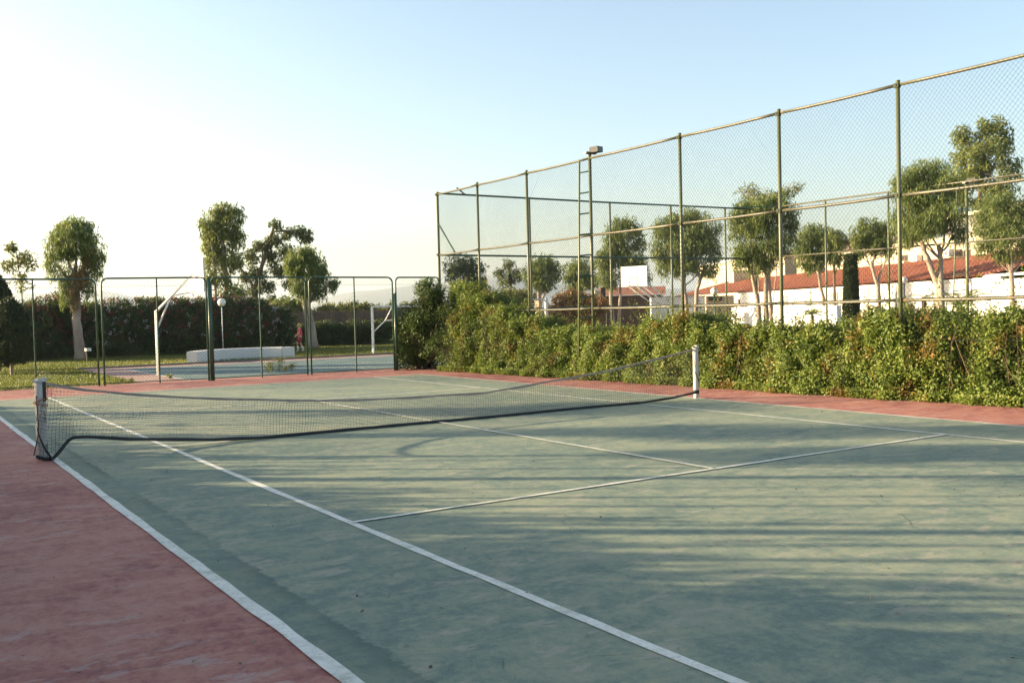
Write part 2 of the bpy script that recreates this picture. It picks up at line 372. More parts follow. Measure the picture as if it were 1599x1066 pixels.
def blob_leaves(mb, blobs, per, ln, wd, droop=0, flat=.5, tmean=None, squash=1.0):
    """blobs: (n,4) centre and radius; leaves sit on their shells"""
    blobs = np.asarray(blobs); n = len(blobs)
    k = np.maximum(3, (per*blobs[:, 3]**2/np.mean(blobs[:, 3]**2)).astype(int)); idx = np.repeat(np.arange(n), k)
    d = rng.normal(0, 1, (len(idx), 3)); d /= np.linalg.norm(d, axis=1)[:, None]
    r = blobs[idx, 3]*rng.uniform(.55, 1.05, len(idx))
    sq = np.array([1, 1, squash])
    c = blobs[idx, :3]+d*r[:, None]*sq
    bt = rng.normal(0, .13, n) if tmean is None else tmean
    t = .45+bt[idx]+rng.normal(0, .17, len(idx))
    leaves(mb, c, d, ln, wd, droop, t, flat)
def ellip_blobs(c, rx, ry, rz, n, r0, r1, surf=.55):
    d = rng.normal(0, 1, (n, 3)); d /= np.linalg.norm(d, axis=1)[:, None]
    u = rng.uniform(surf, 1, n)[:, None]
    p = np.array(c)+d*u*np.array([rx, ry, rz]); return np.c_[p, rng.uniform(r0, r1, n)]
def wobble(p, q, n, amp):
    p = np.array(p, float); q = np.array(q, float); t = np.linspace(0, 1, n)[:, None]
    o = np.cumsum(rng.normal(0, amp, (n, 3)), axis=0); o -= o[0]; o -= t*o[-1]; o[:, 2] *= .3
    return p+(q-p)*t+o

def tree(name, label, D, base_px, trunks, clumps, leafm, bark=BARKP, trunk_r=.16, ln=.16, wd=.035, droop=.6, dens=1.0, br=(.16, .42), group=None, skirt=None, surf=.45, cat='tree', depth=1.0):
    """base_px: bearing of the foot; trunks: [(foot px, [(px,py)...])]; clumps: [(px,py,rx,ry)] sized at distance D"""
    foot = P(base_px, 480, D); foot[2] = 0
    if leafm is LEAF_P and D < 50: ln *= .85; wd *= .8
    t = thing(name, label, cat, foot, group)
    sc = D/FPX/math.cos(math.atan((base_px-799.5)/FPX)) if False else D/FPX
    d = ray(base_px, 480)[:2]; d = d/np.linalg.norm(d); rt = np.array([d[1], -d[0]])
    hz = 506-.0251*base_px
    def W(px, py, dep=0.0):
        x = (px-base_px)*sc; return np.array([foot[0]+rt[0]*x+d[0]*dep, foot[1]+rt[1]*x+d[1]*dep, CAM[2]+(hz-py)*sc])
    C = [(W(px, py, rng.normal(0, rx*sc*.35)*depth), rx*sc, ry*sc) for px, py, rx, ry in clumps]
    rr_ = (br[0]+br[1])/2; C = [(c, max(rx-rr_*.45, rx*.68), max(ry-rr_*.3, ry*.75)) for c, rx, ry in C]
    bm = MB(); lb = MB()
    for fp, pts, r in trunks:
        r *= .82
        p0 = W(fp, hz, 0); p0[2] = -.05; P3 = [p0]+[W(a, b, rng.normal(0, .12)) for a, b in pts]
        path = np.vstack([wobble(P3[i], P3[i+1], 6, .02)[(1 if i else 0):] for i in range(len(P3)-1)])
        rad = np.linspace(r, r*.55, len(path)); rad[0] *= 1.22; rad[1] *= 1.06
        rad *= 1+rng.normal(0, .04, len(path)); bm.tube(path, rad, 9)
        e = path[-1]
        # limbs from the trunk head into the clumps
        order = sorted(C, key=lambda c: np.linalg.norm(c[0]-e))[:max(4, len(C)//max(1, len(trunks))+1)]
        for c, rx, ry in order:
            s = path[-rng.integers(1, 4)]; q = c+np.array([0, 0, ry*.25]); lb.tube(wobble(s, q, 7, .05), np.linspace(r*.34, r*.08, 7), 6)
            for _ in range(3):
                a = rng.uniform(.4, 1); s2 = s+(q-s)*a; dd = rng.normal(0, 1, 3); dd /= np.linalg.norm(dd)
                lb.tube(wobble(s2, c+dd*np.array([rx, rx, ry])*.8, 5, .04), np.linspace(r*.13, r*.03, 5), 4)
    bm.build('trunk', bark, t, smooth=True)
    if lb.n: lb.build('limbs', bark, t, smooth=True)
    mb = MB()
    for c, rx, ry in C:
        area = 4*math.pi*rx*(rx+ry)/2; rr = (br[0]+br[1])/2
        nb = int(max(10, area/(math.pi*rr*rr)*1.5*dens))
        B = ellip_blobs(c, rx, rx*.9, ry, nb, br[0], br[1], surf)
        per = int(max(20, 4*math.pi*rr*rr/(ln*wd)*.5))
        blob_leaves(mb, B, per, ln, wd, droop, .6)
        # stray sprigs beyond the outline
        S2 = ellip_blobs(c, rx*1.3, rx*1.2, ry*1.25, int(nb*.9), br[0]*.35, br[0]*.7, .82); blob_leaves(mb, S2, max(6, per//9), ln, wd, droop, .8)
    if droop > 1:      # hanging leafy twigs under and around each clump, wisps on top
        q = []; tt_ = []
        for c, rx, ry in C:
            for _ in range(int(46*dens*max(.3, rx))):
                dd = rng.normal(0, 1, 3); dd[2] = -abs(dd[2])*.7+.25; dd /= np.linalg.norm(dd); p = c+dd*np.array([rx, rx*.9, ry])*rng.uniform(.85, 1.08)
                l = rng.uniform(.15, .5); m_ = int(l*26); a = np.linspace(0, 1, m_)[:, None]
                q.append(p+np.c_[dd[0]*.12*a, dd[1]*.12*a, -l*a]+rng.normal(0, .03, (m_, 3))); tt_.append(np.full(m_, rng.normal(.5, .15)))
            for _ in range(int(16*dens*max(.3, rx))):
                dd = rng.normal(0, 1, 3); dd[2] = abs(dd[2])*1.2; dd /= np.linalg.norm(dd); p = c+dd*np.array([rx, rx*.9, ry])
                l = rng.uniform(.1, .4); a = np.linspace(0, 1, 9)[:, None]; q.append(p+dd*a*l+rng.normal(0, .03, (9, 3))); tt_.append(np.full(9, .7))
        q = np.vstack(q); leaves(mb, q, rng.normal(0, 1, q.shape)*[1, 1, .2], ln, wd, droop, np.concatenate(tt_)+rng.normal(0, .12, len(q)), .3)
    kind(mb.build('crown', leafm, t), 'stuff')
    if skirt:
        mb = MB()
        for px, py, rx, ry in skirt:
            c = W(px, py, -rx*sc*.5); blob_leaves(mb, ellip_blobs(c, rx*sc, rx*sc, ry*sc, 26, .08, .2, .3), 60, ln*1.2, wd, 2.5, .6)
        kind(mb.build('dry_skirt', DRYLF, t), 'stuff')
    return t
G_P = 'pollarded trees with ball crowns around the courts'
# left: the pollard by itself on the lawn
tree('pollarded_tree', 'pollarded tree with brown hanging skirt above a stout pale trunk, leftmost on the lawn', 49, 123,
     [(122, [(119, 500), (121, 440)], .30)],
     [(120, 385, 32, 26), (101, 398, 20, 20), (142, 400, 20, 26), (122, 366, 26, 12), (92, 420, 12, 22), (146, 428, 12, 14), (112, 440, 16, 22), (135, 452, 12, 20), (108, 462, 9, 18)],
     LEAF_P, BARKP, ln=.24, wd=.05, droop=1.3, dens=1.1, br=(.16, .36), group=G_P, skirt=[(118, 458, 9, 26), (126, 440, 12, 16), (138, 410, 7, 12)])
tree('pollarded_tree', 'pollarded tree with split pale trunk standing behind the person in red', 54, 484,
     [(488, [(484, 500), (481, 468)], .30), (481, [(477, 490), (476, 462)], .17)],
     [(478, 418, 28, 24), (462, 412, 16, 20), (498, 425, 18, 26), (478, 398, 20, 12), (470, 448, 16, 20), (500, 452, 12, 12), (486, 452, 12, 18), (520, 443, 4, 4)],
     LEAF_P, BARKP, ln=.24, wd=.05, droop=1.2, dens=1.1, br=(.16, .34), group=G_P)
tree('eucalyptus_tree', 'tall olive green eucalyptus behind the oleanders above the globe lamp', 75, 352,
     [(352, [(354, 440), (350, 360)], .24), (340, [(338, 420), (335, 370)], .14)],
     [(352, 335, 16, 15), (368, 345, 16, 18), (334, 352, 17, 18), (350, 368, 26, 22), (374, 375, 12, 18), (330, 380, 12, 20), (340, 405, 22, 20), (366, 408, 16, 20), (330, 430, 10, 20), (350, 440, 14, 24), (372, 455, 12, 12)],
     LEAF_E, BARKP, ln=.30, wd=.09, droop=1.3, dens=.95, br=(.22, .55))
tree('eucalyptus_tree', 'dark leaning eucalyptus with open ragged crown, between the tall one and the pollard', 82, 408,
     [(405, [(400, 450), (420, 390), (430, 360)], .24), (400, [(396, 445), (378, 418), (366, 398)], .16)],
     [(432, 356, 11, 10), (452, 368, 12, 10), (472, 366, 16, 8), (478, 376, 10, 7), (430, 378, 14, 10), (412, 388, 14, 9), (396, 402, 14, 12), (424, 404, 16, 12), (448, 396, 14, 12), (404, 428, 16, 12), (436, 424, 16, 12), (452, 444, 12, 10), (416, 450, 14, 12), (398, 455, 12, 10), (384, 430, 8, 10), (424, 470, 10, 8)],
     LEAF_ED, BARKD, ln=.30, wd=.10, droop=.8, dens=1.15, br=(.2, .5))
tree('young_tree', 'sparse pale young tree rising behind the left oleanders', 58, 36,
     [(36, [(35, 450), (30, 400)], .045)],
     [(24, 398, 8, 8), (34, 412, 16, 12), (46, 420, 14, 14), (22, 424, 12, 8), (36, 445, 18, 14)],
     LEAF_Y, BARKD, ln=.24, wd=.07, droop=.3, dens=.30, br=(.12, .3))
# behind the tall fence, left to right
tree('round_tree', 'dark green round tree just right of the tall fence corner', 70, 728, [(728, [(727, 450)], .25)],
     [(722, 412, 26, 18), (742, 420, 16, 18), (708, 425, 14, 14), (730, 440, 24, 14), (752, 437, 6, 8)], LEAF_ED, BARKD, ln=.28, wd=.08, droop=.6, br=(.22, .5), dens=1)
tree('ragged_tree', 'thin ragged tree between the dark round tree and the dense ball tree', 84, 800, [(800, [(798, 440), (796, 415)], .16)],
     [(796, 412, 10, 10), (780, 425, 10, 7), (806, 430, 16, 12), (792, 438, 14, 8)], LEAF_ED, BARKD, ln=.3, wd=.09, droop=.6, br=(.2, .45), dens=.7)
tree('pollarded_tree', 'small dense ball tree with short orange lit trunk beside the thin ragged tree', 74, 842, [(842, [(842, 455)], .33)],
     [(850, 415, 24, 20), (832, 428, 18, 18), (866, 426, 16, 20), (848, 442, 24, 14)], LEAF_P, BARKP, ln=.26, wd=.07, droop=.9, br=(.2, .45), group=G_P)
tree('round_tree', 'dim green tree behind the ladder lamp pole on the tall fence', 88, 908, [(908, [(906, 445)], .25)],
     [(905, 420, 24, 18), (926, 435, 14, 12), (888, 432, 10, 12), (910, 442, 24, 10)], LEAF_P, BARKD, ln=.32, wd=.09, droop=.6, br=(.25, .5))
tree('pollarded_tree', 'tall full tree left of the white backboard, foliage down to its side', 60, 958, [(957, [(954, 470), (955, 430)], .17), (966, [(968, 470), (972, 420)], .14)],
     [(980, 358, 26, 20), (960, 372, 20, 20), (1000, 375, 12, 18), (970, 395, 30, 22), (945, 405, 18, 18), (990, 410, 22, 18), (950, 432, 20, 18), (1006, 430, 14, 14)], LEAF_P, BARKP, ln=.22, wd=.05, droop=1.1, br=(.16, .40), group=G_P)
tree('pollarded_tree', 'wide ball tree with forked pale trunk right of the white backboard', 47, 1080, [(1078, [(1072, 470), (1068, 430)], .15), (1082, [(1088, 455), (1098, 425)], .15)],
     [(1075, 345, 36, 20), (1040, 362, 20, 20), (1108, 362, 22, 22), (1078, 378, 40, 22), (1035, 390, 18, 20), (1112, 392, 18, 22), (1070, 408, 34, 20), (1045, 415, 18, 18), (1108, 418, 14, 16)], LEAF_P, BARKP, ln=.22, wd=.05, droop=1.2, br=(.16, .40), group=G_P)
tree('pollarded_tree', 'big shaggy tree with wispy twigs above it and three thin trunks', 41, 1190, [(1188, [(1182, 460), (1176, 425)], .14), (1193, [(1196, 455), (1198, 415)], .15), (1206, [(1202, 460), (1200, 425)], .10)],
     [(1170, 330, 26, 20), (1205, 325, 30, 18), (1232, 340, 16, 20), (1160, 355, 22, 24), (1195, 358, 36, 26), (1236, 368, 14, 18), (1172, 390, 28, 22), (1212, 388, 26, 20), (1158, 405, 16, 18), (1190, 412, 24, 16)], LEAF_P, BARKP, ln=.20, wd=.045, droop=1.4, br=(.15, .36), group=G_P)
tree('wispy_shoots', 'sparse pale shoots standing above the big shaggy tree', 46, 1188, [(1188, [(1180, 360), (1172, 305)], .04), (1200, [(1218, 360), (1232, 300)], .04)],
     [(1172, 305, 22, 12), (1236, 305, 18, 12), (1196, 318, 30, 10)], LEAF_Y, BARKP, ln=.20, wd=.04, droop=.1, br=(.12, .3), dens=.28)
tree('pollarded_tree', 'small tidy tree with leaning slim trunk left of the clipped cypress', 57, 1284, [(1288, [(1286, 465), (1278, 425)], .16)],
     [(1276, 370, 24, 18), (1258, 385, 16, 20), (1298, 385, 18, 20), (1278, 395, 26, 16), (1262, 408, 14, 14), (1304, 405, 10, 12), (1275, 415, 16, 8)], LEAF_P, BARKP, ln=.24, wd=.055, droop=1.2, br=(.17, .36), group=G_P)
tree('pollarded_tree', 'small ball tree behind the tall fence post, right of the clipped cypress', 55, 1370, [(1374, [(1371, 445), (1362, 412)], .16), (1374, [(1373, 435), (1384, 410)], .10)],
     [(1362, 362, 24, 18), (1344, 375, 14, 18), (1384, 372, 16, 20), (1365, 385, 30, 16), (1345, 398, 12, 12), (1388, 395, 12, 14)], LEAF_P, BARKP, ln=.24, wd=.055, droop=1.0, br=(.17, .36), group=G_P)
tree('pollarded_tree', 'large dark weeping tree with thick forked pink trunk in front of the palm', 36, 1462, [(1469, [(1466, 450), (1450, 405), (1440, 375)], .155), (1471, [(1468, 440), (1466, 390)], .15)],
     [(1450, 285, 40, 22), (1420, 300, 22, 26), (1485, 305, 22, 30), (1450, 320, 44, 28), (1418, 345, 18, 28), (1478, 345, 26, 24), (1448, 360, 36, 18), (1494, 372, 12, 16), (1424, 370, 14, 20)], LEAF_P, BARKP, ln=.19, wd=.035, droop=1.8, br=(.14, .36), group=G_P)
tree('eucalyptus_tree', 'tall golden eucalyptus rising far behind the big weeping tree', 92, 1530, [(1530, [(1528, 380), (1534, 280)], .35)],
     [(1548, 228, 24, 18), (1512, 240, 20, 16), (1564, 248, 14, 16), (1506, 262, 16, 16), (1540, 265, 34, 22), (1570, 290, 18, 16), (1520, 292, 28, 20), (1556, 312, 24, 14), (1510, 320, 16, 14), (1540, 335, 24, 14)], LEAF_E, BARKP, ln=.34, wd=.12, droop=.5, br=(.3, .7), dens=.95)
tree('pollarded_tree', 'dense bright ball tree at the right edge of the photo', 47, 1578, [(1582, [(1580, 455), (1576, 415)], .17)],
     [(1572, 335, 34, 20), (1545, 352, 18, 22), (1600, 350, 22, 26), (1572, 372, 40, 24), (1548, 392, 18, 16), (1604, 392, 20, 18), (1574, 404, 22, 12)], LEAF_P, BARKP, ln=.20, wd=.05, droop=1.0, br=(.16, .38), group=G_P)
tree('palm_like_tree', 'dark feathery tree top behind the small tidy tree', 68, 1304, [(1304, [(1303, 400)], .15)],
     [(1302, 372, 14, 8), (1318, 380, 10, 8), (1296, 384, 12, 8)], LEAF_ED, BARKD, ln=.5, wd=.06, droop=.8, br=(.15, .35))
# off to the left of the photo: the trees whose trunks throw the long shadows over the court
def shadow_tree(px, py, s, r, h, label, crown=None, lean=0):
    g = gnd(px, py); d = np.array([math.sin(SUN_AZ), math.cos(SUN_AZ)]); x, y = g[:2]+d*s
    t = thing('slender_tree', label, 'tree', (x, y, 0), 'slender trees left of the court')
    mb = MB(); path = wobble((x, y, -.05), (x+lean, y+lean*.4, h), 10, .012); mb.tube(path, np.linspace(r, r*.5, 10), 8); mb.build('trunk', BARKP, t, smooth=True)
    lb = MB()
    for _ in range(3):
        a = path[rng.integers(8, 9)]; q = a+np.array([rng.normal(0, .3), rng.normal(0, .3), rng.uniform(.3, 1.2)]); lb.tube(wobble(a, q, 5, .04), np.linspace(r*.3, r*.08, 5), 5)
    kind(lb.build('limbs', BARKP, t), 'stuff')
    B = np.vstack([ellip_blobs((x+lean+rng.normal(0, .4), y+rng.normal(0, .4), h+rng.uniform(-.4, .9)), .8, .8, .7, 14, .15, .4, .3) for _ in range(5)])
    mb = MB(); blob_leaves(mb, B, 60, .2, .05, .8, .6); kind(mb.build('crown', LEAF_P, t), 'stuff'); return t
shadow_tree(500, 642, 19.0, .45, 4.4, 'stout trunked slender tree, farthest of the row left of the court')
shadow_tree(500, 681, 15.5, .40, 4.8, 'stout slender tree, second farthest of the row left of the court')
shadow_tree(800, 712, 17.5, .09, 4.6, 'thin sapling between the stout trees left of the court')
shadow_tree(1100, 746, 15.5, .13, 4.8, 'thin slender tree opposite the service line left of the court')
shadow_tree(1100, 832, 12.5, .13, 5.0, 'slender tree with open crown beside the left hedge')
shadow_tree(1300, 790, 14.2, .05, 4.8, 'whip thin sapling by the left hedge')
shadow_tree(1300, 875, 12.0, .06, 4.8, 'whip thin sapling nearest the camera by the left hedge')
shadow_tree(1300, 935, 11.0, .06, 4.8, 'bare whip thin sapling beside the camera')
shadow_tree(1400, 1003, 9.0, .2, 4.8, 'stout tree nearest the camera in the left row')

def cane(px, py, s_, r, h):  # unseen canes, added to lay thin shadow streaks across the court
    g = gnd(px, py); d = np.array([math.sin(SUN_AZ), math.cos(SUN_AZ)]); x, y = g[:2]+d*s_
    t = thing('shadow_cane', 'unseen thin bare cane added left of the court to streak it with shadow', 'cane', (x, y, 0), 'unseen canes added for their shadow streaks')
    mb = MB(); p = wobble((x, y, -.02), (x+rng.normal(0, .15), y+rng.normal(0, .15), h), 9, .02); mb.tube(p, np.linspace(r, r*.4, 9), 6); mb.build('stem', BARKP, t)
for a in [(1000, 762, 14.0, .035, 4.0), (1200, 775, 13.0, .05, 3.6), (900, 802, 12.5, .03, 3.2), (1150, 818, 12.5, .045, 4.2), (1000, 848, 11.5, .04, 3.6), (1250, 858, 11.0, .03, 3.8), (1350, 890, 11, .05, 3.9), (1250, 918, 10.2, .04, 3.6), (1400, 948, 10.0, .055, 3.9), (1450, 972, 9.6, .05, 3.6), (1300, 730, 15.5, .045, 4.4), (900, 722, 15.5, .05, 4.2)]:
    cane(*a)
def loose_shrub(px, py, s_, h, label):  # unseen shrubs, added so sparse leaf shadow falls on the court
    g = gnd(px, py); d = np.array([math.sin(SUN_AZ), math.cos(SUN_AZ)]); x, y = g[:2]+d*s_
    t = thing('shadow_shrub', label, 'shrub', (x, y, 0), 'unseen shrubs added for their leafy shadow on the court')
    tb = MB(); q = []
    for _ in range(16):
        e = np.array([x+rng.normal(0, .55), y+rng.normal(0, .75), h*rng.uniform(.55, 1.05)]); pth = wobble((x+rng.normal(0, .15), y+rng.normal(0, .15), -.02), e, 8, .05); tb.tube(pth, np.linspace(.018, .005, 8), 4, False)
        for k in range(60):
            a = rng.uniform(.68, 1); p = pth[int(a*7)]; q.append(p+rng.normal(0, .10, 3))
    kind(tb.build('stems', BARKP, t), 'stuff'); mb = MB(); q = np.array(q); leaves(mb, q, rng.normal(0, 1, q.shape), .13, .05, .2, rng.uniform(.2, 1, len(q))); kind(mb.build('foliage', LEAF_P, t), 'stuff')
for a in [(900, 772, 14.2, 2.9, 'unseen straggly shrub by the stout trees, added for its shadow on the court'), (1150, 985, 9.6, 2.5, 'unseen straggly shrub nearest the camera, added for its shadow on the court')]:
    loose_shrub(*a)

# ------------------------------------------------------------------ hedges
def hedge(name, label, path_y, xf, ztop, back, leafm, ln, wd, nblob, per, r0, r1, parent_loc, lean=.5, cat='hedge', twigs=900, top_sprigs=120, sprig=.16):
    t = thing(name, label, cat, parent_loc)
    Y = rng.uniform(path_y[0], path_y[1], nblob); zt = np.array([ztop(y) for y in Y]); x0 = np.array([xf(y) for y in Y])
    u = rng.uniform(0, 1, nblob)
    z = zt*u**.9
    bulge = .13*np.sin(Y*.83+z*1.7+.6*np.sin(Y*.37))+.11*np.sin(Y*2.3-z*2.9+1)+.09*np.sin(Y*5.7+z*4+np.sin(Y*1.3)*2)+.07*np.sin(Y*11.3-z*7)
    X = x0+lean*(z/1.5)**1.3+bulge*np.clip(z/.7, .2, 1)+rng.exponential(.14, nblob)+.12
    top = rng.random(nblob) < .28
    X[top] = x0[top]+rng.uniform(.4, back, top.sum()); z[top] = zt[top]*rng.uniform(.82, 1.0, top.sum())
    B = np.c_[X, Y, z, rng.uniform(r0, r1, nblob)]
    B[:, 2] = np.maximum(B[:, 2], B[:, 3]*.5)
    mb = MB(); blob_leaves(mb, B, per, ln, wd, .1, .55)
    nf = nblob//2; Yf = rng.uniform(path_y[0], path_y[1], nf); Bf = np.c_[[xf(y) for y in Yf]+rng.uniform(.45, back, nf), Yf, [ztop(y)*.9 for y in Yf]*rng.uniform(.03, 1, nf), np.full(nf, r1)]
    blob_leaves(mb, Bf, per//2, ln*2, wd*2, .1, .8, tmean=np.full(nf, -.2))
    # sprigs poking up and out
    ks = []
    for _ in range(top_sprigs):
        y = rng.uniform(*path_y); x = xf(y)+rng.uniform(.3, back); zz = ztop(y)
        hgt = min(rng.exponential(sprig)+.05, sprig*5)
        a = np.array([x, y, zz-.1]); b = a+np.array([rng.normal(0, .12), rng.normal(0, .12), hgt+.1])
        q = a+(b-a)*rng.uniform(0, 1, (26, 1))+rng.normal(0, .03, (26, 3)); ks.append(q)
    q = np.vstack(ks); leaves(mb, q, rng.normal(0, 1, q.shape), ln, wd, -.3, .55+rng.normal(0, .15, len(q)))
    # flat ground-hugging fringe
    n = nblob*6; y = rng.uniform(*path_y, n); x = np.array([xf(a) for a in y])+rng.exponential(.12, n)-.07*np.abs(np.sin(y*5))
    leaves(mb, np.c_[x, y, rng.uniform(.01, .14, n)], np.tile([-.4, 0, .8], (n, 1)), ln, wd, 0, .6+rng.normal(0, .15, n))
    np.clip
    kind(mb.build('foliage', leafm, t), 'stuff')
    tb = MB()
    for _ in range(twigs):
        y = rng.uniform(*path_y); x = xf(y)+rng.uniform(.15, back); h = ztop(y)*rng.uniform(.5, .98)
        p0 = np.array([x, y, 0]); tb.tube(wobble(p0, p0+[rng.normal(-.1, .25), rng.normal(0, .3), h], 5, .03), np.linspace(.012, .004, 5), 4, False)
    kind(tb.build('stems', BARKD, t), 'stuff')
    return t
toe = lambda y: float(np.interp(y, [-9, -5, -1.86, 1.68, 5.95, 11.64, 14.5], [8.1, 7.84, 7.48, 7.37, 7.16, 6.75, 6.6]))+.07*math.sin(y*3.1)+.05*math.sin(y*7.7)
hy = [-9, -4.92, -4.5, -3.83, -3.1, -1.77, -1.03, -.24, .43, 1.51, 2.69, 4.46, 5.96, 7.03, 8.19, 9.44, 10.78, 12.24, 13.84]
hz_ = [1.6, 1.58, 1.66, 1.47, 1.48, 1.6, 1.42, 1.22, 1.18, 1.36, 1.52, 1.4, 1.12, 1.25, 1.45, 1.62, 2.25, 2.6, 2.75]
htop = lambda y: float(np.interp(y, hy, hz_))-.14+.09*math.sin(y*2.1+1)+.08*math.sin(y*5.3)+.06*math.sin(y*11.7)
hedge('overgrown_hedge', 'long overgrown green and russet hedge along the foot of the tall fence', (-8.5, 12.2), toe, htop, 1.9, LEAF_H, .064, .034, 7900, 44, .06, .20, (8, 2, 0), twigs=420, top_sprigs=520, sprig=.2)
# big dark shrub at the far fence corner
def shrub(name, label, loc, blobs, n, r0, r1, leafm, per, ln, wd, cat='shrub', group=None, flat=.6, stems=60, droop=.1):
    t = thing(name, label, cat, loc, group); mb = MB(); cen = []
    for cx, cy, cz, rx, ry, rz in blobs:
        B = ellip_blobs((cx, cy, cz), rx, ry, rz, n, r0, r1, .5); B[:, 2] = np.maximum(B[:, 2], .05); blob_leaves(mb, B, per, ln, wd, droop, flat); cen.append((cx, cy, cz))
    kind(mb.build('foliage', leafm, t), 'stuff')
    if stems:
        tb = MB()
        for _ in range(stems):
            b = blobs[rng.integers(len(blobs))]; q = np.array(b[:3])+rng.normal(0, .4, 3)*np.array(b[3:]); p0 = np.array([loc[0]+rng.normal(0, .25), loc[1]+rng.normal(0, .25), 0])
            tb.tube(wobble(p0, q, 5, .03), np.linspace(.03, .006, 5), 4, False)
        kind(tb.build('stems', BARKD, t), 'stuff')
    return t
a = gnd(640, 577)
shrub('corner_shrub', 'tall dark green shrub filling the far corner where the low fence meets the tall fence', (7.1, 13.9, 0),
      [(7.0, 13.75, .8, .9, .6, .8), (6.75, 13.3, 1.5, .55, .6, .6), (7.3, 13.3, 1.7, .7, .6, .7), (6.9, 13.1, 2.3, .45, .45, .45), (7.2, 12.6, .7, .75, .8, .7), (6.5, 13.8, .6, .5, .4, .6), (7.4, 12.6, 1.6, .6, .6, .6), (6.45, 13.6, 1.45, .35, .35, .35)], 70, .1, .26, LEAF_DK, 50, .085, .035)
shrub('leafy_mound', 'big rounded green bush swelling out of the hedge near the far corner', (7.9, 11.9, 0),
      [(7.9, 12.0, 1.0, .85, .9, .95), (8.1, 12.4, 1.95, .6, .7, .5), (7.6, 11.3, .8, .7, .7, .7), (8.3, 11.4, 1.8, .5, .6, .4), (8.0, 12.9, 2.3, .4, .4, .35)], 75, .08, .22, LEAF_H, 55, .07, .035)
# oleander hedge at the back of the lawn : each bush a thing
def oleander(px, D, rw, h, red, white, label, dens=1.0):
    c = P(px, 500, D); x, y = c[:2]
    red = int(red*1.3); white = int(white*.8)
    t = thing('oleander_bush', label, 'bush', (x, y, 0), 'oleander bushes behind the lawn')
    mb = MB(); B = np.vstack([ellip_blobs((x, y, h*.42), rw, 1.2, h*.52, int(170*dens), .16, .42, .55), ellip_blobs((x, y, h*.75), rw*.8, 1.0, h*.25, int(60*dens), .12, .3, .7)]); B[:, 2] = np.maximum(B[:, 2], .1)
    blob_leaves(mb, B, 60, .22, .06, -.2, .8); kind(mb.build('foliage', LEAF_OL, t), 'stuff')
    for nm, m_, k in (('red_flowers', FLW_R, red), ('white_flowers', FLW_W, white)):
        if k:
            f = MB(); d = rng.normal(0, 1, (k, 3)); d /= np.linalg.norm(d, axis=1)[:, None]; q = np.array([x, y, h*.5])+d*np.array([rw*1.05, 1.3, h*.52]); q[:, 2] = np.abs(q[:, 2]); q = q[q[:, 2] > h*.25]
            q = np.c_[q, rng.uniform(.05, .12, len(q))]; blob_leaves(f, q, 7, .085, .06, 0, 1.0); kind(f.build(nm, m_, t), 'stuff')
    tb = MB()
    for _ in range(14):
        p0 = np.array([x+rng.normal(0, .4), y+rng.normal(0, .3), 0]); tb.tube(wobble(p0, p0+[rng.normal(0, rw*.5), rng.normal(0, .3), h*.7], 5, .03), np.linspace(.03, .01, 5), 4, False)
    kind(tb.build('stems', BARKD, t), 'stuff')
for px, D, rw, h, rd, wh, lab in [
    (-20, 50, 2.0, 2.6, 30, 0, 'dark oleander bush at the left edge behind the clipped conifers'),
    (38, 50.5, 1.7, 2.6, 90, 6, 'dark oleander bush with few flowers right of the clipped conifers'),
    (82, 51, 1.6, 2.95, 260, 20, 'oleander bush thick with dark red flowers just left of the pale trunk'),
    (128, 52, 1.6, 2.6, 60, 30, 'oleander bush directly behind the lone pollarded tree'),
    (172, 51.5, 1.6, 2.75, 60, 170, 'oleander bush with many white flowers right of the pale trunk'),
    (216, 51.5, 1.6, 2.8, 110, 110, 'mixed red and white oleander left of the basketball goal'),
    (262, 52, 1.6, 2.85, 240, 50, 'red flowered oleander behind the basketball goal post'),
    (308, 52, 1.6, 2.75, 150, 30, 'red flowered oleander between the goal and the globe lamp'),
    (350, 52.5, 1.5, 2.9, 230, 30, 'crimson oleander directly behind the globe lamp'),
    (388, 53, 1.5, 2.8, 90, 200, 'pale flowered oleander right of the globe lamp'),
    (424, 54, 1.3, 2.35, 10, 110, 'smaller white flowered oleander at the right end of the row')]:
    oleander(px, D, rw, h, rd, wh, lab)
# clipped green hedge with reed screen over it
t = thing('clipped_hedge', 'low dark clipped hedge below the brown reed screen', 'hedge', P(560, 500, 58)*[1, 1, 0])
mb = MB(); A0 = P(425, 500, 57); A1 = P(800, 500, 60); n = 800
s = rng.uniform(0, 1, n); pp = A0[None]+(A1-A0)[None]*s[:, None]; pp[:, 2] = rng.uniform(.05, 1.25, n); B = np.c_[pp+np.c_[rng.normal(0, .25, (n, 2)), np.zeros(n)], rng.uniform(.14, .3, n)]
blob_leaves(mb, B, 45, .16, .07, 0, .8); kind(mb.build('foliage', LEAF_OL, t), 'stuff')
tb = MB()
for _ in range(60):
    p0 = A0+(A1-A0)*rng.random(); p0[2] = 0; tb.tube(wobble(p0, p0+[rng.normal(0, .2), 0, 1.1], 4, .02), .02, 4, False)
kind(tb.build('stems', BARKD, t), 'stuff')
t = thing('reed_screen', 'brown reed screen running above the low clipped hedge', 'fence', P(560, 500, 59)*[1, 1, 0])
A0 = P(400, 500, 58.5); A1 = P(830, 500, 61.5); n = 1300; mb = MB()
for k in range(n):
    p0 = A0+(A1-A0)*(k+rng.random())/n; p0[2] = 0; h = 1.98+rng.normal(0, .05); mb.tube([p0, p0+[rng.normal(0, .01), 0, h]], .011, 4, False)
kind(mb.build('reeds', REED, t), 'stuff')
for k in range(9):
    p0 = A0+(A1-A0)*k/8; mb = MB(); mb.tube([p0*[1, 1, 0], p0*[1, 1, 0]+[0, 0, 1.95]], .03, 6); mb.build('post', BARKD, t)
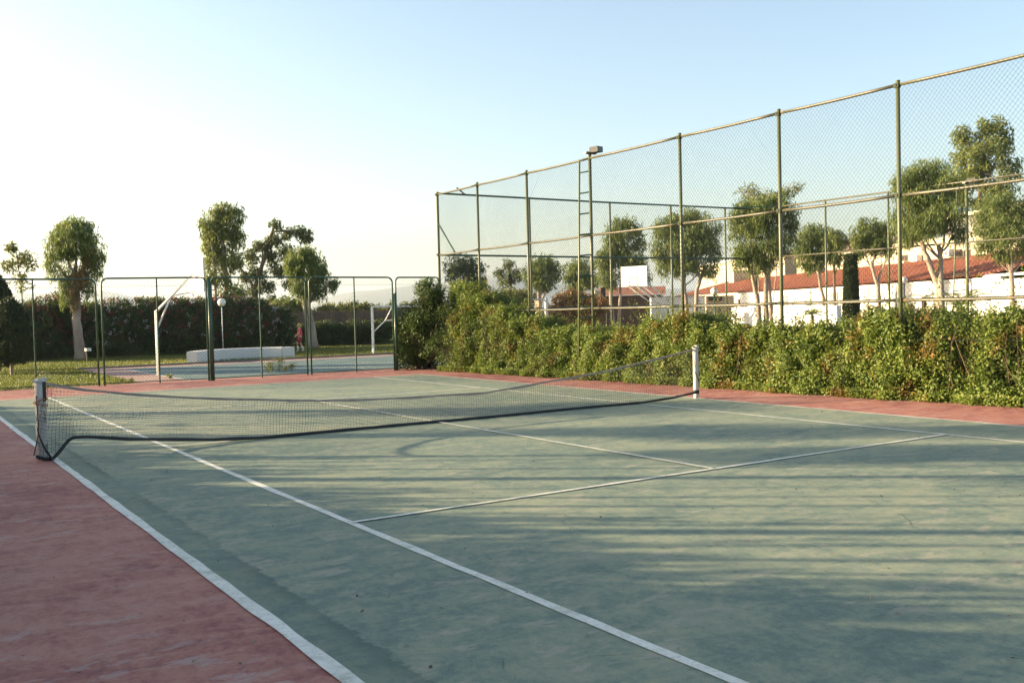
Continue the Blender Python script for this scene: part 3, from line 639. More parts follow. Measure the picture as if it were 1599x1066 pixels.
# bushes seen over the screen
for px, py, D, rx, h, m_, lab in [
    (545, 480, 66, 2.6, 2.55, LEAF_Y, 'yellow green bush over the reed screen, left of the white goal'), (585, 482, 70, 2.2, 2.2, LEAF_Y, 'pale bush over the reed screen behind the white goal'),
    (440, 480, 64, 2.0, 2.9, LEAF_E, 'olive bush over the reed screen near the last oleander'), (505, 485, 64, 1.8, 2.3, LEAF_Y, 'low pale bush right of the split trunk over the screen'),
    (630, 482, 72, 3.0, 2.5, LEAF_E, 'olive bush behind the far fence corner'), (750, 470, 62, 2.6, 2.9, LEAF_E, 'olive bush under the dark round tree'),
    (800, 470, 60, 2.4, 3.0, LEAF_Y, 'yellowing bush under the thin ragged tree'), (888, 462, 52, 1.1, 2.65, LEAF_RED, 'orange russet bush left of the ladder lamp pole'),
    (918, 465, 54, .9, 2.4, LEAF_RED, 'darker russet bush behind the ladder lamp pole'), (560, 490, 68, 4, 2.2, LEAF_Y, 'wide pale thicket low over the reed screen')]:
    c = P(px, 490, D); shrub('bush', lab, (c[0], c[1], 0), [(c[0], c[1], h*.55, rx, 1.0, h*.45), (c[0]+.4, c[1], h*.78, rx*.55, .8, h*.22)], 60, .18, .4, m_, 55, .2, .09, 'bush', stems=12)
# clipped conifers at the left edge
def conifer(px, D, rad, z0, z1, label, lean=0):
    c = P(px, 500, D); x, y = c[:2]; t = thing('clipped_conifer', label, 'shrub', (x, y, 0), 'clipped conifers')
    n = int(900*rad*(z1-z0)/1.2); z = z0+(z1-z0)*rng.uniform(0, 1, n); u = (z-z0)/(z1-z0); th = rng.uniform(0, 2*math.pi, n)
    r = rad*np.sin(np.clip(u*1.05+.14, 0, 1.15)*math.pi*.93)**.6*np.where(u > .5, 1-.55*(u-.5), 1)*rng.uniform(.75, 1, n)
    B = np.c_[x+r*np.cos(th), y+r*np.sin(th), z, np.full(n, .09)]; mb = MB(); blob_leaves(mb, B, 13, .13, .04, -.6, .5); kind(mb.build('foliage', LEAF_CON, t), 'stuff')
    mb = MB(); mb.tube([(x, y, -.02), (x+.02, y, z1*.85)], [.06, .02], 8); mb.build('trunk', BARKP, t)
conifer(15, 36.5, .74, .42, 2.75, 'rounded clipped conifer on a short bare stem at the left edge')
conifer(-4, 40, .74, .2, 3.85, 'taller dark clipped conifer behind the rounded one')
conifer(-34, 38, .7, .3, 2.9, 'clipped conifer just outside the left edge')
# clipped cypress by the building
c = P(1329, 480, 46); t = thing('clipped_cypress', 'flat topped dark cypress column between two ball trees', 'tree', (c[0], c[1], 0))
n = 3200; u = rng.uniform(0, 1, n); th = rng.uniform(0, 2*math.pi, n); zt = CAM[2]+(473-403)*46/FPX; r = (.36-.14*u)*rng.uniform(.88, 1, n); tp = rng.random(n) < .12; r[tp] *= rng.random(tp.sum()); u[tp] = 1
B = np.c_[c[0]+r*np.cos(th), c[1]+r*np.sin(th), .1+u*(zt-.15), np.full(n, .06)]; mb = MB(); blob_leaves(mb, B, 10, .12, .04, -.5, .5); kind(mb.build('foliage', LEAF_CON, t), 'stuff')
mb = MB(); mb.tube([(c[0], c[1], -.02), (c[0], c[1], zt*.8)], [.09, .04], 8); mb.build('trunk', BARKD, t)
# left hedge whose shade lies over the near court
ltoe = lambda y: -10.9+.1*math.sin(y*2.2)
def ltop(y): return float(np.interp(y, [-14, -4.2, .65, 9.7, 14], [1.75, 1.62, 1.25, 1.0, .95]))+.12*math.sin(y*4.1)+.10*math.sin(y*9.3+1)+.07*math.sin(y*17)
hedge('trimmed_hedge', 'long green hedge on the left side of the court', (-16, 13), ltoe, ltop, 1.2, LEAF_DK, .16, .085, 4400, 24, .14, .3, (-10.4, 0, 0), lean=.1, twigs=300, top_sprigs=500, sprig=.24)

# palms
def palm(px, D, h, nf, L_, label, trunk=.12, up=.6):
    c = P(px, 480, D); x, y = c[:2]; t = thing('palm', label, 'palm', (x, y, 0))
    mb = MB(); mb.tube([(x, y, -.02), (x, y, h)], [trunk*1.2, trunk], 9); mb.build('trunk', BARKD, t)
    for k in range(nf):
        a = 2*math.pi*k/nf+rng.normal(0, .2); el = up+rng.normal(0, .25); n = 12; s = np.linspace(0, 1, n); ll = L_*rng.uniform(.8, 1.1)
        hor = ll*(s*math.cos(el)+.10*s*s); ver = ll*(s*math.sin(el)-.55*s**2.2)
        path = np.c_[x+hor*math.cos(a), y+hor*math.sin(a), h+ver]; mb = MB(); mb.tube(path, np.linspace(.016, .004, n), 4, False)
        for i in range(2, n):
            for q in range(3):
                p = path[i-1]+(path[i]-path[i-1])*(q/3); tg = path[i]-path[i-1]; tg /= np.linalg.norm(tg); sd_ = np.cross(tg, [0, 0, 1]); sd_ /= np.linalg.norm(sd_)+1e-9
                for sg in (-1, 1):
                    l = L_*.28*math.sin(math.pi*(.12+.85*i/n))+.03; e = p+(sd_*sg*.8+tg*.6+np.array([0, 0, -.15]))*l; w2 = tg*.014
                    mb.add([p-w2, p+w2, e], f3=[[0, 1, 2]], t3=[rng.uniform(.3, .9)])
        mb.build('frond', LEAF_P, t)
palm(1500, 40, 1.5, 16, 1.7, 'palm with arching dark fronds behind the second ladder pole', .16, .8)
palm(1443, 42, 1.85, 6, 1.5, 'low palm frond cluster left of the thick forked trunk', .1, .5)
palm(1268, 44, 1.25, 9, .75, 'tiny palm in front of the white wall', .08, .8)

# ------------------------------------------------------------------ chain link fences
def chain(mb, o, a, w_, z0, z1, pitch=.066, r=.0017, seed=0):
    """diagonal wires filling a rectangle; o origin (x,y), a unit direction"""
    a = np.array(a); nrm = np.array([-a[1], a[0]]); H = z1-z0; st = pitch*1.25; hh = .9*pitch/ .9
    k = 1.12  # slope: rise over run
    segs = []
    for sgn in (1, -1):
        c0 = -H/k if sgn > 0 else 0
        c1 = w_ if sgn > 0 else w_+H/k
        for c in np.arange(c0, c1, st):
            # u = c + sgn*z/k
            if sgn > 0: za, zb = max(0, -c*k), min(H, (w_-c)*k)
            else: za, zb = max(0, (c-w_)*k), min(H, c*k)
            if zb-za < .02: continue
            n = max(2, int((zb-za)/.5)+1); z = np.linspace(za, zb, n); u = c+sgn*z/k
            segs.append((u, z, sgn))
    for u, z, sgn in segs:
        edge = np.minimum(np.minimum(u, w_-u), np.minimum(z, H-z)); e = np.clip(edge/.4, 0, 1)
        out = e*(.025*np.sin(u*2.1+seed)+.02*np.sin(z*3.3+seed*2))+sgn*.0015
        du = e*.010*np.sin(z*5+seed+u*3)
        x = o[0]+a[0]*(u+du)+nrm[0]*out; y = o[1]+a[1]*(u+du)+nrm[1]*out
        p = np.stack([x, y, z0+z+e*.008*np.sin(u*7+seed)], 1)
        n = len(p); offs = np.array([[nrm[0]*r, nrm[1]*r, 0], [-nrm[0]*r*.5, -nrm[1]*r*.5, r], [-nrm[0]*r*.5, -nrm[1]*r*.5, -r]])
        v = (p[:, None]+offs[None]).reshape(-1, 3); i = np.arange(n-1)[:, None]*3; j = np.arange(3)[None]; q = (j+1) % 3
        mb.add(v, np.stack([i+j, i+q, i+3+q, i+3+j], -1).reshape(-1, 4))
HF, HM, HL = 5.58, 3.61, 1.75
FY = [14.4, 11.88, 9.2, 6.28, 2.97, .07, -2.67, -5.5, -8.4]
t = thing('tall_chain_link_fence', 'very tall green chain link fence with olive rails along the right side of the court', 'fence', (8, 3, 0))
def pole(mb, p, z1, r, n=10): mb.tube([(p[0], p[1], -.05), (p[0], p[1], z1)], r, n)
post0 = None
for i, y in enumerate(FY):
    if i == 3: continue
    mb = MB()
    if i == 0:
        pole(mb, (8, y), HF+.06, .045); o = mb.build('post', POSTG, t)
    elif post0 is None:
        pole(mb, (8, 3), HF+.05, .037); mb.sphere((8, 3, HF+.05), .047, 10, 5, (1, 1, .4)); post0 = mb.build('post', POSTG, t, smooth=True); post0.location.y = y-3
    else:
        o = post0.copy(); COL.objects.link(o); o.parent = t; o.location = (0, y-3, 0)
for z, r in ((HF-.02, .030), (HM, .028), (HL, .028)):
    for i in range(len(FY)-1):
        mb = MB(); dz = rng.normal(0, .012); ya, yb = FY[i]-.03, FY[i+1]+.03
        n = 6; yy = np.linspace(ya, yb, n); mb.tube(np.c_[np.full(n, 7.995), yy, z-.012*np.sin(np.linspace(0, math.pi, n))+0*dz], r, 8)
        mb.build('rail', RAILY, t, smooth=True)
mb = MB(); mb.box((7.955, 3, 3), (.03, .10, .075)); mb.box((7.95, 3, 3.0), (.05, .03, .03)); mb.tube([(8, 3, 2.965), (8, 3, 3.035)], .052, 10)
c0 = mb.build('clamp', CLAMP, t)
for i, y in enumerate(FY):
    if i == 3: continue
    for z in (HF-.03, HM, HL):
        o = c0 if (i == 0 and z == HL) else c0.copy()
        if o is not c0: COL.objects.link(o); o.parent = t
        o.location = (0, y-3, z-3)
for i in range(len(FY)-1):
    mb = MB(); chain(mb, (7.95, FY[i+1]), (0, 1), FY[i]-FY[i+1], .25, HF-.02, .07, .0026, i)
    kind(mb.build('wire_mesh', WIRE, t), 'stuff')
for z in (1.05,):   # tension wire
    mb = MB(); mb.tube([(7.96, 14.4, z), (7.96, -8.4, z)], .003, 4); mb.build('tension_wire', WIRE, t)
mb = MB(); mb.tube([(8.0, 14.38, 4.62), (8.0, 13.35, HM+.02)], .028, 6); mb.build('brace', DARKG, t)
mb = MB(); mb.tube([(8.0, 13.1, HF+.03), (9.05, 14.4, HF+.02)], .026, 6); mb.build('brace', DARKG, t)
# enclosure to the right: its end fence and its far side fence
t = thing('tall_end_fence', 'tall dark railed chain link fence closing the end of the next court', 'fence', (15, 14.4, 0))
EX = [8, 11.58, 15.1, 18.04, 20.89, 22.6]
p0 = None
for x in EX[1:]:
    if p0 is None:
        mb = MB(); pole(mb, (15, 14.4), HF+.03, .038); p0 = mb.build('post', POSTG, t, smooth=True); p0.location.x = x-15
    else: o = p0.copy(); COL.objects.link(o); o.parent = t; o.location.x = x-15
for z in (HF+.02, HM, 1.8):
    mb = MB(); mb.tube([(8.05, 14.42, z), (15, 14.42, z-.02), (22.6, 14.42, z)], .032, 8); mb.build('rail', DARKG, t, smooth=True)
for i in range(5):
    mb = MB(); chain(mb, (EX[i], 14.38), (1, 0), EX[i+1]-EX[i], .1, HF, .078, .0022, i+3); kind(mb.build('wire_mesh', WIRE, t), 'stuff')
t = thing('tall_side_fence', 'distant tall chain link fence along the far side of the next court', 'fence', (22.6, 6, 0))
SY = [14.4, 10.92, 8.2, 5.4, 2.6, -.2, -3]
for i, y in enumerate(SY[1:]):
    if i == 2: continue
    mb = MB(); pole(mb, (22.6, y), HF+.03, .038); mb.build('post', POSTG, t, smooth=True)
for z in (HF, HM, 1.8):
    mb = MB(); mb.tube([(22.6, 14.4, z), (22.6, -3, z)], .03, 8); mb.build('rail', RAILY, t, smooth=True)
for i in range(6):
    mb = MB(); chain(mb, (22.6, SY[i+1]), (0, 1), SY[i]-SY[i+1], .1, HF, .082, .0022, i+9); kind(mb.build('wire_mesh', WIRE, t), 'stuff')
mb = MB(); mb.tube([(22.58, 13.2, HF+.03), (21.4, 14.4, HF+.05)], .028, 6); mb.build('brace', DARKG, t)

# ladder lamp poles
FLM = simple('floodlight_housing', (.10, .10, .095), (.07, .07, .065), .9, 6, .1)
def lamp_pole(x, y, zt, out, label, top2, r=.05):
    t = thing('ladder_lamp_pole', label, 'lamp pole', (x, y, 0), 'ladder lamp poles on the tall fences')
    mb = MB(); pole(mb, (x, y), zt, r); mb.build('pole', POSTG, t, smooth=True)
    b0 = np.array([x+out[0], y+out[1], -.02]); b1 = np.array([x+top2[0], y+top2[1], zt-.12])
    mb = MB(); mb.tube([b0, b1], .024, 8); mb.build('side_rail', POSTG, t, smooth=True)
    for z in np.arange(.45, zt-.3, .53):
        q = b0+(b1-b0)*(z/(zt-.12)); mb = MB(); mb.tube([q, (x, y, z+.02)], .021, 6); mb.build('rung', DARKG, t)
    mb = MB(); mb.box((x+.02, y, zt+.03), (.34, .10, .05)); mb.build('bracket', RAILY, t)
    h = MB(); h.box((x+.1, y-.14, zt+.10), (.22, .26, .14), .2); hh_ = h.build('floodlight', FLM, t)
    g = MB(); g.box((x+.1, y-.28, zt+.09), (.18, .012, .10), .2); g.build('lamp_glass', GLASS, hh_)
lamp_pole(8.0, 6.30, 5.66, (-.62, -.15), 'ladder like lamp pole with floodlight on the near tall fence', (-.08, .33), .042)
lamp_pole(22.6, 5.25, 5.5, (-.05, .55), 'second distant ladder lamp pole seen before the right palm', (-.05, .30), .05)

# low framed panels at the far end
def frame_panel(p, q, h0, h1, label, mids=(.5,), mat=DARKG, r=.026):
    p = np.array(p, float); q = np.array(q, float); L_ = np.linalg.norm(q-p); a = (q-p)/L_
    t = thing('fence_panel', label, 'fence panel', (p[0], p[1], 0), 'low framed fence panels at the far end')
    R = .16; pts = [(0, -.02), (0, h0-R)]+[(R-R*math.cos(th), h0-R+R*math.sin(th)) for th in np.linspace(0, math.pi/2, 6)[1:]]
    pts += [(L_-R+R*math.sin(th), h1-R+R*math.cos(th)) for th in np.linspace(0, math.pi/2, 6)]+[(L_, -.02)]
    mb = MB(); mb.tube([(p[0]+a[0]*u, p[1]+a[1]*u, z) for u, z in pts], r, 8); mb.build('frame', mat, t, smooth=True)
    mb = MB(); mb.tube([(*p, .06), (*q, .06)], .014, 6); mb.build('bottom_rail', mat, t)
    for m_ in mids:
        c = p+a*L_*m_; mb = MB(); mb.tube([(*c, -.02), (*c, h0+(h1-h0)*m_)], .022, 6); mb.build('mullion', mat, t)
    mb = MB(); chain(mb, p, a, L_, .06, min(h0, h1)-.04, .072, .0027, L_*3); kind(mb.build('wire_mesh', WIRED, t), 'stuff')
    mb = MB(); e = p+a*.05; mb.tube([(*(p+a*.03), h0-.22), (*(q-a*.03), h1-.22)], .004, 4); mb.build('tension_wire', WIRED, t)
frame_panel((-6.35, 15.25), (-2.42, 14.52), 2.9, 2.86, 'leftmost low framed fence panel in front of the lone tree', (.62,))
frame_panel((-2.28, 14.50), (.36, 13.97), 2.88, 2.88, 'low framed fence panel in front of the basketball goal', (.52,))
frame_panel((.50, 13.98), (3.27, 14.0), 2.88, 2.88, 'low framed fence panel in front of the white bench wall', (.5,))
frame_panel((3.39, 14.0), (5.97, 13.72), 2.88, 2.86, 'low framed fence panel in front of the white goal', (.53,))
frame_panel((6.08, 13.72), (7.95, 14.35), 2.86, 2.88, 'last low framed fence panel at the corner shrub', ())
for (x, y, r, h, lab) in [(.43, 13.93, .047, 2.85, 'thick dark green post between the goal panel and the bench panel'), (6.03, 13.68, .05, 2.35, 'thick dark green post at the last panel joint, beside the corner shrub')]:
    t = thing('support_post', lab, 'post', (x, y, 0), 'support posts between the low fence panels')
    mb = MB(); pole(mb, (x, y), h, r); mb.build('shaft', DARKG, t, smooth=True); mb = MB(); mb.tube([(x, y, h), (x, y, h+.015)], r*1.15, 10); mb.build('cap', DARKG, t)

# ------------------------------------------------------------------ tennis net and posts
def net_post(x, y, h, label, left):
    t = thing('net_post', label, 'net post', (x, y, 0), 'net posts')
    n = 14; z = np.linspace(-.02, h, n); mb = MB(); mb.tube(np.c_[np.full(n, x), np.full(n, y), z], (.066 if left else .052)+rng.normal(0, .0012, n), 20); mb.build('shaft', FLAKE, t, smooth=True)
    mb = MB(); mb.tube([(x, y, h), (x, y, h+.022)], [.078 if left else .066, .070 if left else .058], 18); mb.box((x+.015, y-.01, h+.03), (.13, .05, .03), .5); mb.build('cap', FLAKE, t)
    mb = MB(); mb.tube([(x-.10, y-.02, h+.005), (x-.03, y-.01, h+.03)], .012, 8); mb.build('cord_hook', WIREL if left else FLAKE, t)
    if left:
        th = np.linspace(0, 2*math.pi*1.15, 22); mb = MB(); mb.tube(np.c_[x+.085+.035*np.cos(th), y-.03+.01*np.sin(th*2), h+.07+.04*np.sin(th)], .0035, 5); mb.build('wire_curl', WIREL, t)
        for zz, tilt in ((.745, .022), (.70, -.02)):
            th = np.linspace(0, 2*math.pi, 26); mb = MB(); mb.tube(np.c_[x+.083*np.cos(th), y+.083*np.sin(th), zz+tilt*np.cos(th+.5)+.004*np.sin(3*th)], .007, 6); mb.build('rope_loop', ROPE, t, smooth=True)
        # black binding wrapped on the court side
        th = np.linspace(-1.25, 1.0, 10); n = len(th); v = np.vstack([np.c_[x+.071*np.cos(th), y+.071*np.sin(th), np.full(n, .74)], np.c_[x+.071*np.cos(th), y+.071*np.sin(th), np.full(n, .99)]])
        mb = MB(); mb.add(v, [[i, i+1, n+i+1, n+i] for i in range(n-1)]); mb.build('black_binding', HEM, t, smooth=True)
    else:
        mb = MB(); zz = np.linspace(.13, .5, 16); th = np.linspace(-2.6, .4, 16); mb.tube(np.c_[x+.057*np.cos(th), y+.057*np.sin(th), zz[::-1]], .009, 5); mb.build('net_tie', HEM, t)
        mb = MB(); mb.tube([(x, y, .09), (x, y, .16)], .056, 16); mb.build('black_binding', HEM, t)
    return t
XL, XR = -5.66, 5.55
net_post(XL, 0, .985, 'near white net post with cap, orange rope loops and wire curl', True)
net_post(XR, 0, .955, 'far white flaking net post before the overgrown hedge', False)
t = thing('tennis_net', 'old sagging black tennis net stretched between the two white posts', 'net', (0, 0, 0))
tx = [-5.66, -5.53, -5.15, -4.61, -3.78, -2.89, -1.93, -.9, .93, 3.31, 4.5, 5.55]; tz = [.985, .955, .86, .77, .66, .575, .49, .445, .42, .625, .785, .935]
hx = [-5.75, -5.66, -5.58, -5.5, -5.40, -5.32, -5.1, -4.63, -3.54, -2.91, -1.02, .21, 2.06, 4.18, 4.9, 5.5]; hz2 = [.075, .02, .012, .08, .20, .255, .24, .165, .06, .028, .022, .02, .02, .025, .06, .12]
def sm(xs, xp, fp):
    g = np.linspace(xp[0], xp[-1], 900); f = np.interp(g, xp, fp)
    wdt = np.array([1, 2, 3, 4, 5, 4, 3, 2, 1.]); wdt /= wdt.sum(); ff = np.convolve(np.pad(f, 12, 'edge'), wdt, 'same')[12:-12]; return np.interp(xs, g, ff)
def netp(s, v):
    """s along 0..1, v 0 top..1 hem"""
    s = np.asarray(s, float); v = np.asarray(v, float)
    xt = XL+(XR-XL)*s; xh = -5.76+(5.52+5.76)*s
    zt = sm(xt, tx, tz); zh = sm(xh, hx, hz2)
    x = xt*(1-v)+xh*v; z = zt*(1-v)+zh*v
    # hem hangs a little to the camera side and bunches at the near post
    bun = np.exp(-((xh+5.55)/.22)**2)
    y = -.085*bun*np.clip(v*3, 0, 1)-.05*v-.05*bun*v-.02*np.sin(xh*1.7)*v
    y += -.088*np.exp(-((xt+5.66)/.09)**2)*np.clip((v-.22)*8, 0, 1)
    y += .012*np.sin(x*9+v*4)*v*(1-v)*4
    return np.stack([x, y, z], -1)
mb = MB(); NV, NH = 262, 21; r = .0021
def strand(path):
    n = len(path); off = np.array([[0, -r, 0], [r*.87, r*.5, 0], [-r*.87, r*.5, 0]]) if abs(path[-1][2]-path[0][2]) > abs(path[-1][0]-path[0][0]) else np.array([[0, -r, 0], [0, r*.5, r*.87], [0, r*.5, -r*.87]])
    v = (path[:, None]+off[None]).reshape(-1, 3); i = np.arange(n-1)[:, None]*3; j = np.arange(3)[None]; q = (j+1) % 3
    mb.add(v, np.stack([i+j, i+q, i+3+q, i+3+j], -1).reshape(-1, 4))
for k in range(NV): strand(netp(np.full(12, k/(NV-1))+.0008*np.sin(np.linspace(0, 6, 12)+k*.2), np.linspace(0, 1, 12)))
for k in range(1, NH): strand(netp(np.linspace(0, 1, 260), np.full(260, k/NH)+.004*np.sin(np.linspace(0, 60, 260)+k)))
# slack diagonal folds near the left post
for k in range(26):
    a = k/26; s = np.linspace(0, .035+.02*a, 10); strand(netp(s, np.clip(a+.55*np.linspace(0, 1, 10)**1.2, 0, 1))+[0, -.02, 0])
kind(mb.build('net_mesh', NETB, t), 'stuff')
def ribbon(path, up, th_, mat, name):
    n = len(path); up = np.array(up); nb = MB(); o = np.array([[0, -th_/2, 0], [0, th_/2, 0]])
    ring = np.stack([path+o[0], path+o[0]-up, path+o[1]-up, path+o[1]], 1).reshape(-1, 3); i = np.arange(n-1)[:, None]*4; j = np.arange(4)[None]; q = (j+1) % 4
    nb.add(ring, np.stack([i+j, i+q, i+4+q, i+4+j], -1).reshape(-1, 4)); return nb.build(name, mat, t)
s = np.linspace(.006, .998, 240); pth = netp(s, np.zeros(240)); hgt = .028+.006*np.sin(s*70)
n = 240; up = np.zeros((n, 3)); up[:, 2] = hgt
nb = MB(); ring = np.stack([pth+[0, -.006, .004], pth-up+[0, -.010, 0], pth-up+[0, .010, 0], pth+[0, .006, .004]], 1).reshape(-1, 3); i = np.arange(n-1)[:, None]*4; j = np.arange(4)[None]; q = (j+1) % 4
nb.add(ring, np.stack([i+j, i+q, i+4+q, i+4+j], -1).reshape(-1, 4)); nb.build('top_band', TAPE, t)
s = np.linspace(0, 1, 420); pth = netp(s, np.ones(420)); pth[:, 2] = np.maximum(pth[:, 2], .024)
nb = MB(); nb.tube(pth, .021*(1+.1*np.sin(s*90)), 8); nb.build('hem', HEM, t, smooth=True)
mb = MB(); v = np.linspace(.2, 1, 30); mb.tube(netp(np.full(30, 0.0), v)+np.c_[-.012-.02*np.sin(v*7), np.full(30, -.01), np.full(30, .01)], .007, 6); mb.build('side_cord', HEM, t)
mb = MB(); v = np.linspace(.7, 1, 22)**1.5; q = netp(np.linspace(0, .012, 22), v)+np.c_[np.linspace(-.02, .05, 22)-.035*np.sin(np.linspace(0, 3.14, 22)), -.03-.02*np.sin(np.linspace(0, 3, 22)), np.zeros(22)]; mb.tube(q, np.linspace(.005, .02, 22), 6); mb.build('gathered_fold', HEM, t, smooth=True)

# ------------------------------------------------------------------ basketball goals, goal frame, lamps, bench, tap
BOARD = simple('white_backboard', (.70, .70, .67), (.69, .69, .66), .95, 1, 0)
RIMM = simple('orange_rim', (.42, .10, .04), (.32, .08, .03), .5, 5, 0)
t = thing('basketball_goal', 'white basketball goal seen side on with cranked post beyond the low fence', 'basketball goal', (.04, 18.5, 0))
for dy in (-.08, .08):
    mb = MB(); mb.tube([(.04, 18.5+dy, -.02), (.04, 18.5+dy, 2.03)], .035, 10); mb.build('post', WHITE, t, smooth=True)
    mb = MB(); mb.tube([(.04, 18.5+dy, 1.99), (1.25, 18.5+dy, 3.22)], .03, 8); mb.build('arm', WHITE, t, smooth=True)
mb = MB(); mb.tube([(.06, 18.5, 1.45), (.52, 18.5, 2.5)], .03, 8); mb.build('brace', WHITE, t, smooth=True)
mb = MB(); mb.tube([(.5, 18.5, 2.48), (1.28, 18.5, 2.62)], .022, 8); mb.build('brace', WHITE, t, smooth=True)
bd = MB(); bd.box((1.32, 18.5, 3.12), (.04, 1.8, 1.08)); b_ = bd.build('backboard', BOARD, t)
def rect_frame(parent, c, ax, w_, h_, mat, wd=.04, th=.006):
    for s_ in (-1, 1):
        m_ = MB(); cc = np.array(c)+np.array(ax)*s_*(w_/2); m_.box(cc, (wd, wd, h_)); m_.build('painted_frame', mat, parent)
        m_ = MB(); m_.box(np.array(c)+[0, 0, s_*(h_/2)], (abs(ax[0])*(w_-wd-.002)+abs(ax[1])*th+.0, abs(ax[1])*(w_-wd-.002)+abs(ax[0])*th, wd)); m_.build('painted_frame', mat, parent)
def rim(parent, c, r, arm):
    th = np.linspace(0, 2*math.pi, 25); mb = MB(); mb.tube(np.c_[c[0]+r*np.cos(th), c[1]+r*np.sin(th), np.full(25, c[2])], .012, 6); mb.tube([np.array(c)-np.array(arm)*(r+.15), np.array(c)-np.array(arm)*r], .025, 6); return mb.build('rim', RIMM, parent)
rim(t, (1.75, 18.5, 2.66), .225, (1, 0, 0))
BLK = simple('dark_stencil', (.10, .09, .09), (.12, .10, .10), .6, 3, 0)
rect_frame(b_, (1.345, 18.5, 2.98), (0, 1, 0), .59, .45, BLK)
# far goal facing the camera
c = P(990, 432, 55); d2 = ray(990, 432)[:2]; d2 = d2/np.linalg.norm(d2); ang = math.atan2(d2[1], d2[0])-math.pi/2+math.radians(-34)
t = thing('basketball_goal', 'distant basketball goal with white backboard facing the camera', 'basketball goal', (c[0]+d2[0]*1.2, c[1]+d2[1]*1.2, 0))
ca, sa = math.cos(ang), math.sin(ang)
def G(u, v, z): return np.array([c[0]+ca*u-sa*v, c[1]+sa*u+ca*v, z])
zc = CAM[2]+(481.6-432)*55/FPX
mb = MB(); mb.box(G(0, 0, zc), (1.72, .05, 1.12), ang); b_ = mb.build('backboard', BOARD, t)
fz = zc-.30
for (u, z, ww, hh) in ((-.27, fz, .035, .5), (.27, fz, .035, .5), (0, fz+.25, .5, .035), (0, fz-.25, .5, .035)):
    mb = MB(); mb.box(G(u, -.032, z), (ww, .008, hh), ang); mb.build('painted_frame', BLK, b_)
rim(t, G(0, -.42, zc-.54), .225, (-sa, -ca, 0) if False else (sa, -ca, 0))
for u0 in (-.45, .45):
    mb = MB(); mb.tube([G(u0, .03, zc-.1), G(u0+1.0, 2.0, 1.75)], .05, 8); mb.build('arm', WHITE, t, smooth=True)
    mb = MB(); mb.tube([G(u0, .03, zc-.5), G(u0+1.0, 2.0, 1.5)], .035, 8); mb.build('brace', WHITE, t, smooth=True)
    mb = MB(); mb.tube([G(u0+1.0, 2.0, 1.78), G(u0+1.0, 2.0, -.05)], .06, 8); mb.build('post', WHITE, t, smooth=True)
    mb = MB(); mb.tube([G(u0+1.0, 2.0, 1.2), G(u0+.2, 1.4, -.05)], .035, 8); mb.build('brace', WHITE, t, smooth=True)
# handball goal
g0 = gnd(583, 552); D0 = math.hypot(*(g0-CAM)[:2]); g1 = P(662, 500, D0+1.5); g1[2] = 0
t = thing('handball_goal', 'white handball goal frame with angled net supports behind the corner shrub', 'goal', (g0[0], g0[1], 0))
hg = CAM[2]+(491.4-479)*D0/FPX
for p_ in (g0, g1):
    mb = MB(); mb.box((p_[0], p_[1], hg/2), (.09, .09, hg), .6); mb.build('post', WHITE, t)
    dd = (g1-g0)/np.linalg.norm(g1-g0); bk = np.array([-dd[1], dd[0], 0]); bk = bk if bk[1] > 0 else -bk
    q = p_+bk*.45+dd*.6; m1 = MB(); m1.tube([p_+[0, 0, .93], q+dd*.35+[0, 0, 1.45]], .025, 8); m1.build('net_support', WHITE, t, smooth=True)
    m1 = MB(); m1.tube([q+dd*.35+[0, 0, 1.45], p_+dd*1.05+[0, 0, hg-.02]], .025, 8); m1.build('net_support', WHITE, t, smooth=True)
mb = MB(); mb.tube([g0+[0, 0, hg], g1+[0, 0, hg]], .045, 8); mb.build('crossbar', WHITE, t, smooth=True)
q0 = g0+bk*.45+dd*.95+[0, 0, 1.45]; q1 = g1+bk*.45+dd*.95+[0, 0, 1.45]; mb = MB(); mb.tube([q0, q1], .022, 8); mb.build('back_bar', WHITE, t, smooth=True)

def globe(px, py, D, rpx, label, pr=.035, mat=WHITE):
    c = P(px, py, D); t = thing('globe_lamp', label, 'lamp', (c[0], c[1], 0), 'globe lamps on slim posts'); r = rpx*D/FPX
    mb = MB(); mb.tube([(c[0], c[1], -.02), (c[0], c[1], c[2]-r*.9)], pr, 8); mb.build('post', mat, t, smooth=True)
    mb = MB(); mb.tube([(c[0], c[1], c[2]-r*1.15), (c[0], c[1], c[2]-r*.8)], [pr*1.4, r*.5], 10); mb.build('collar', DARKW, t)
    mb = MB(); mb.sphere(c, r, 20, 12); mb.build('globe', GLOBE, t, smooth=True)
globe(346, 472, 47, 6.0, 'white globe lamp before the crimson oleander, above the bench wall', .02)
globe(1115.5, 454.5, 40, 6.0, 'globe lamp on a post right of the forked trunk', .03, DARKG)
globe(1411, 437.5, 41, 5.2, 'globe lamp in front of the long white wall by the tall fence post', .05, GREYR)

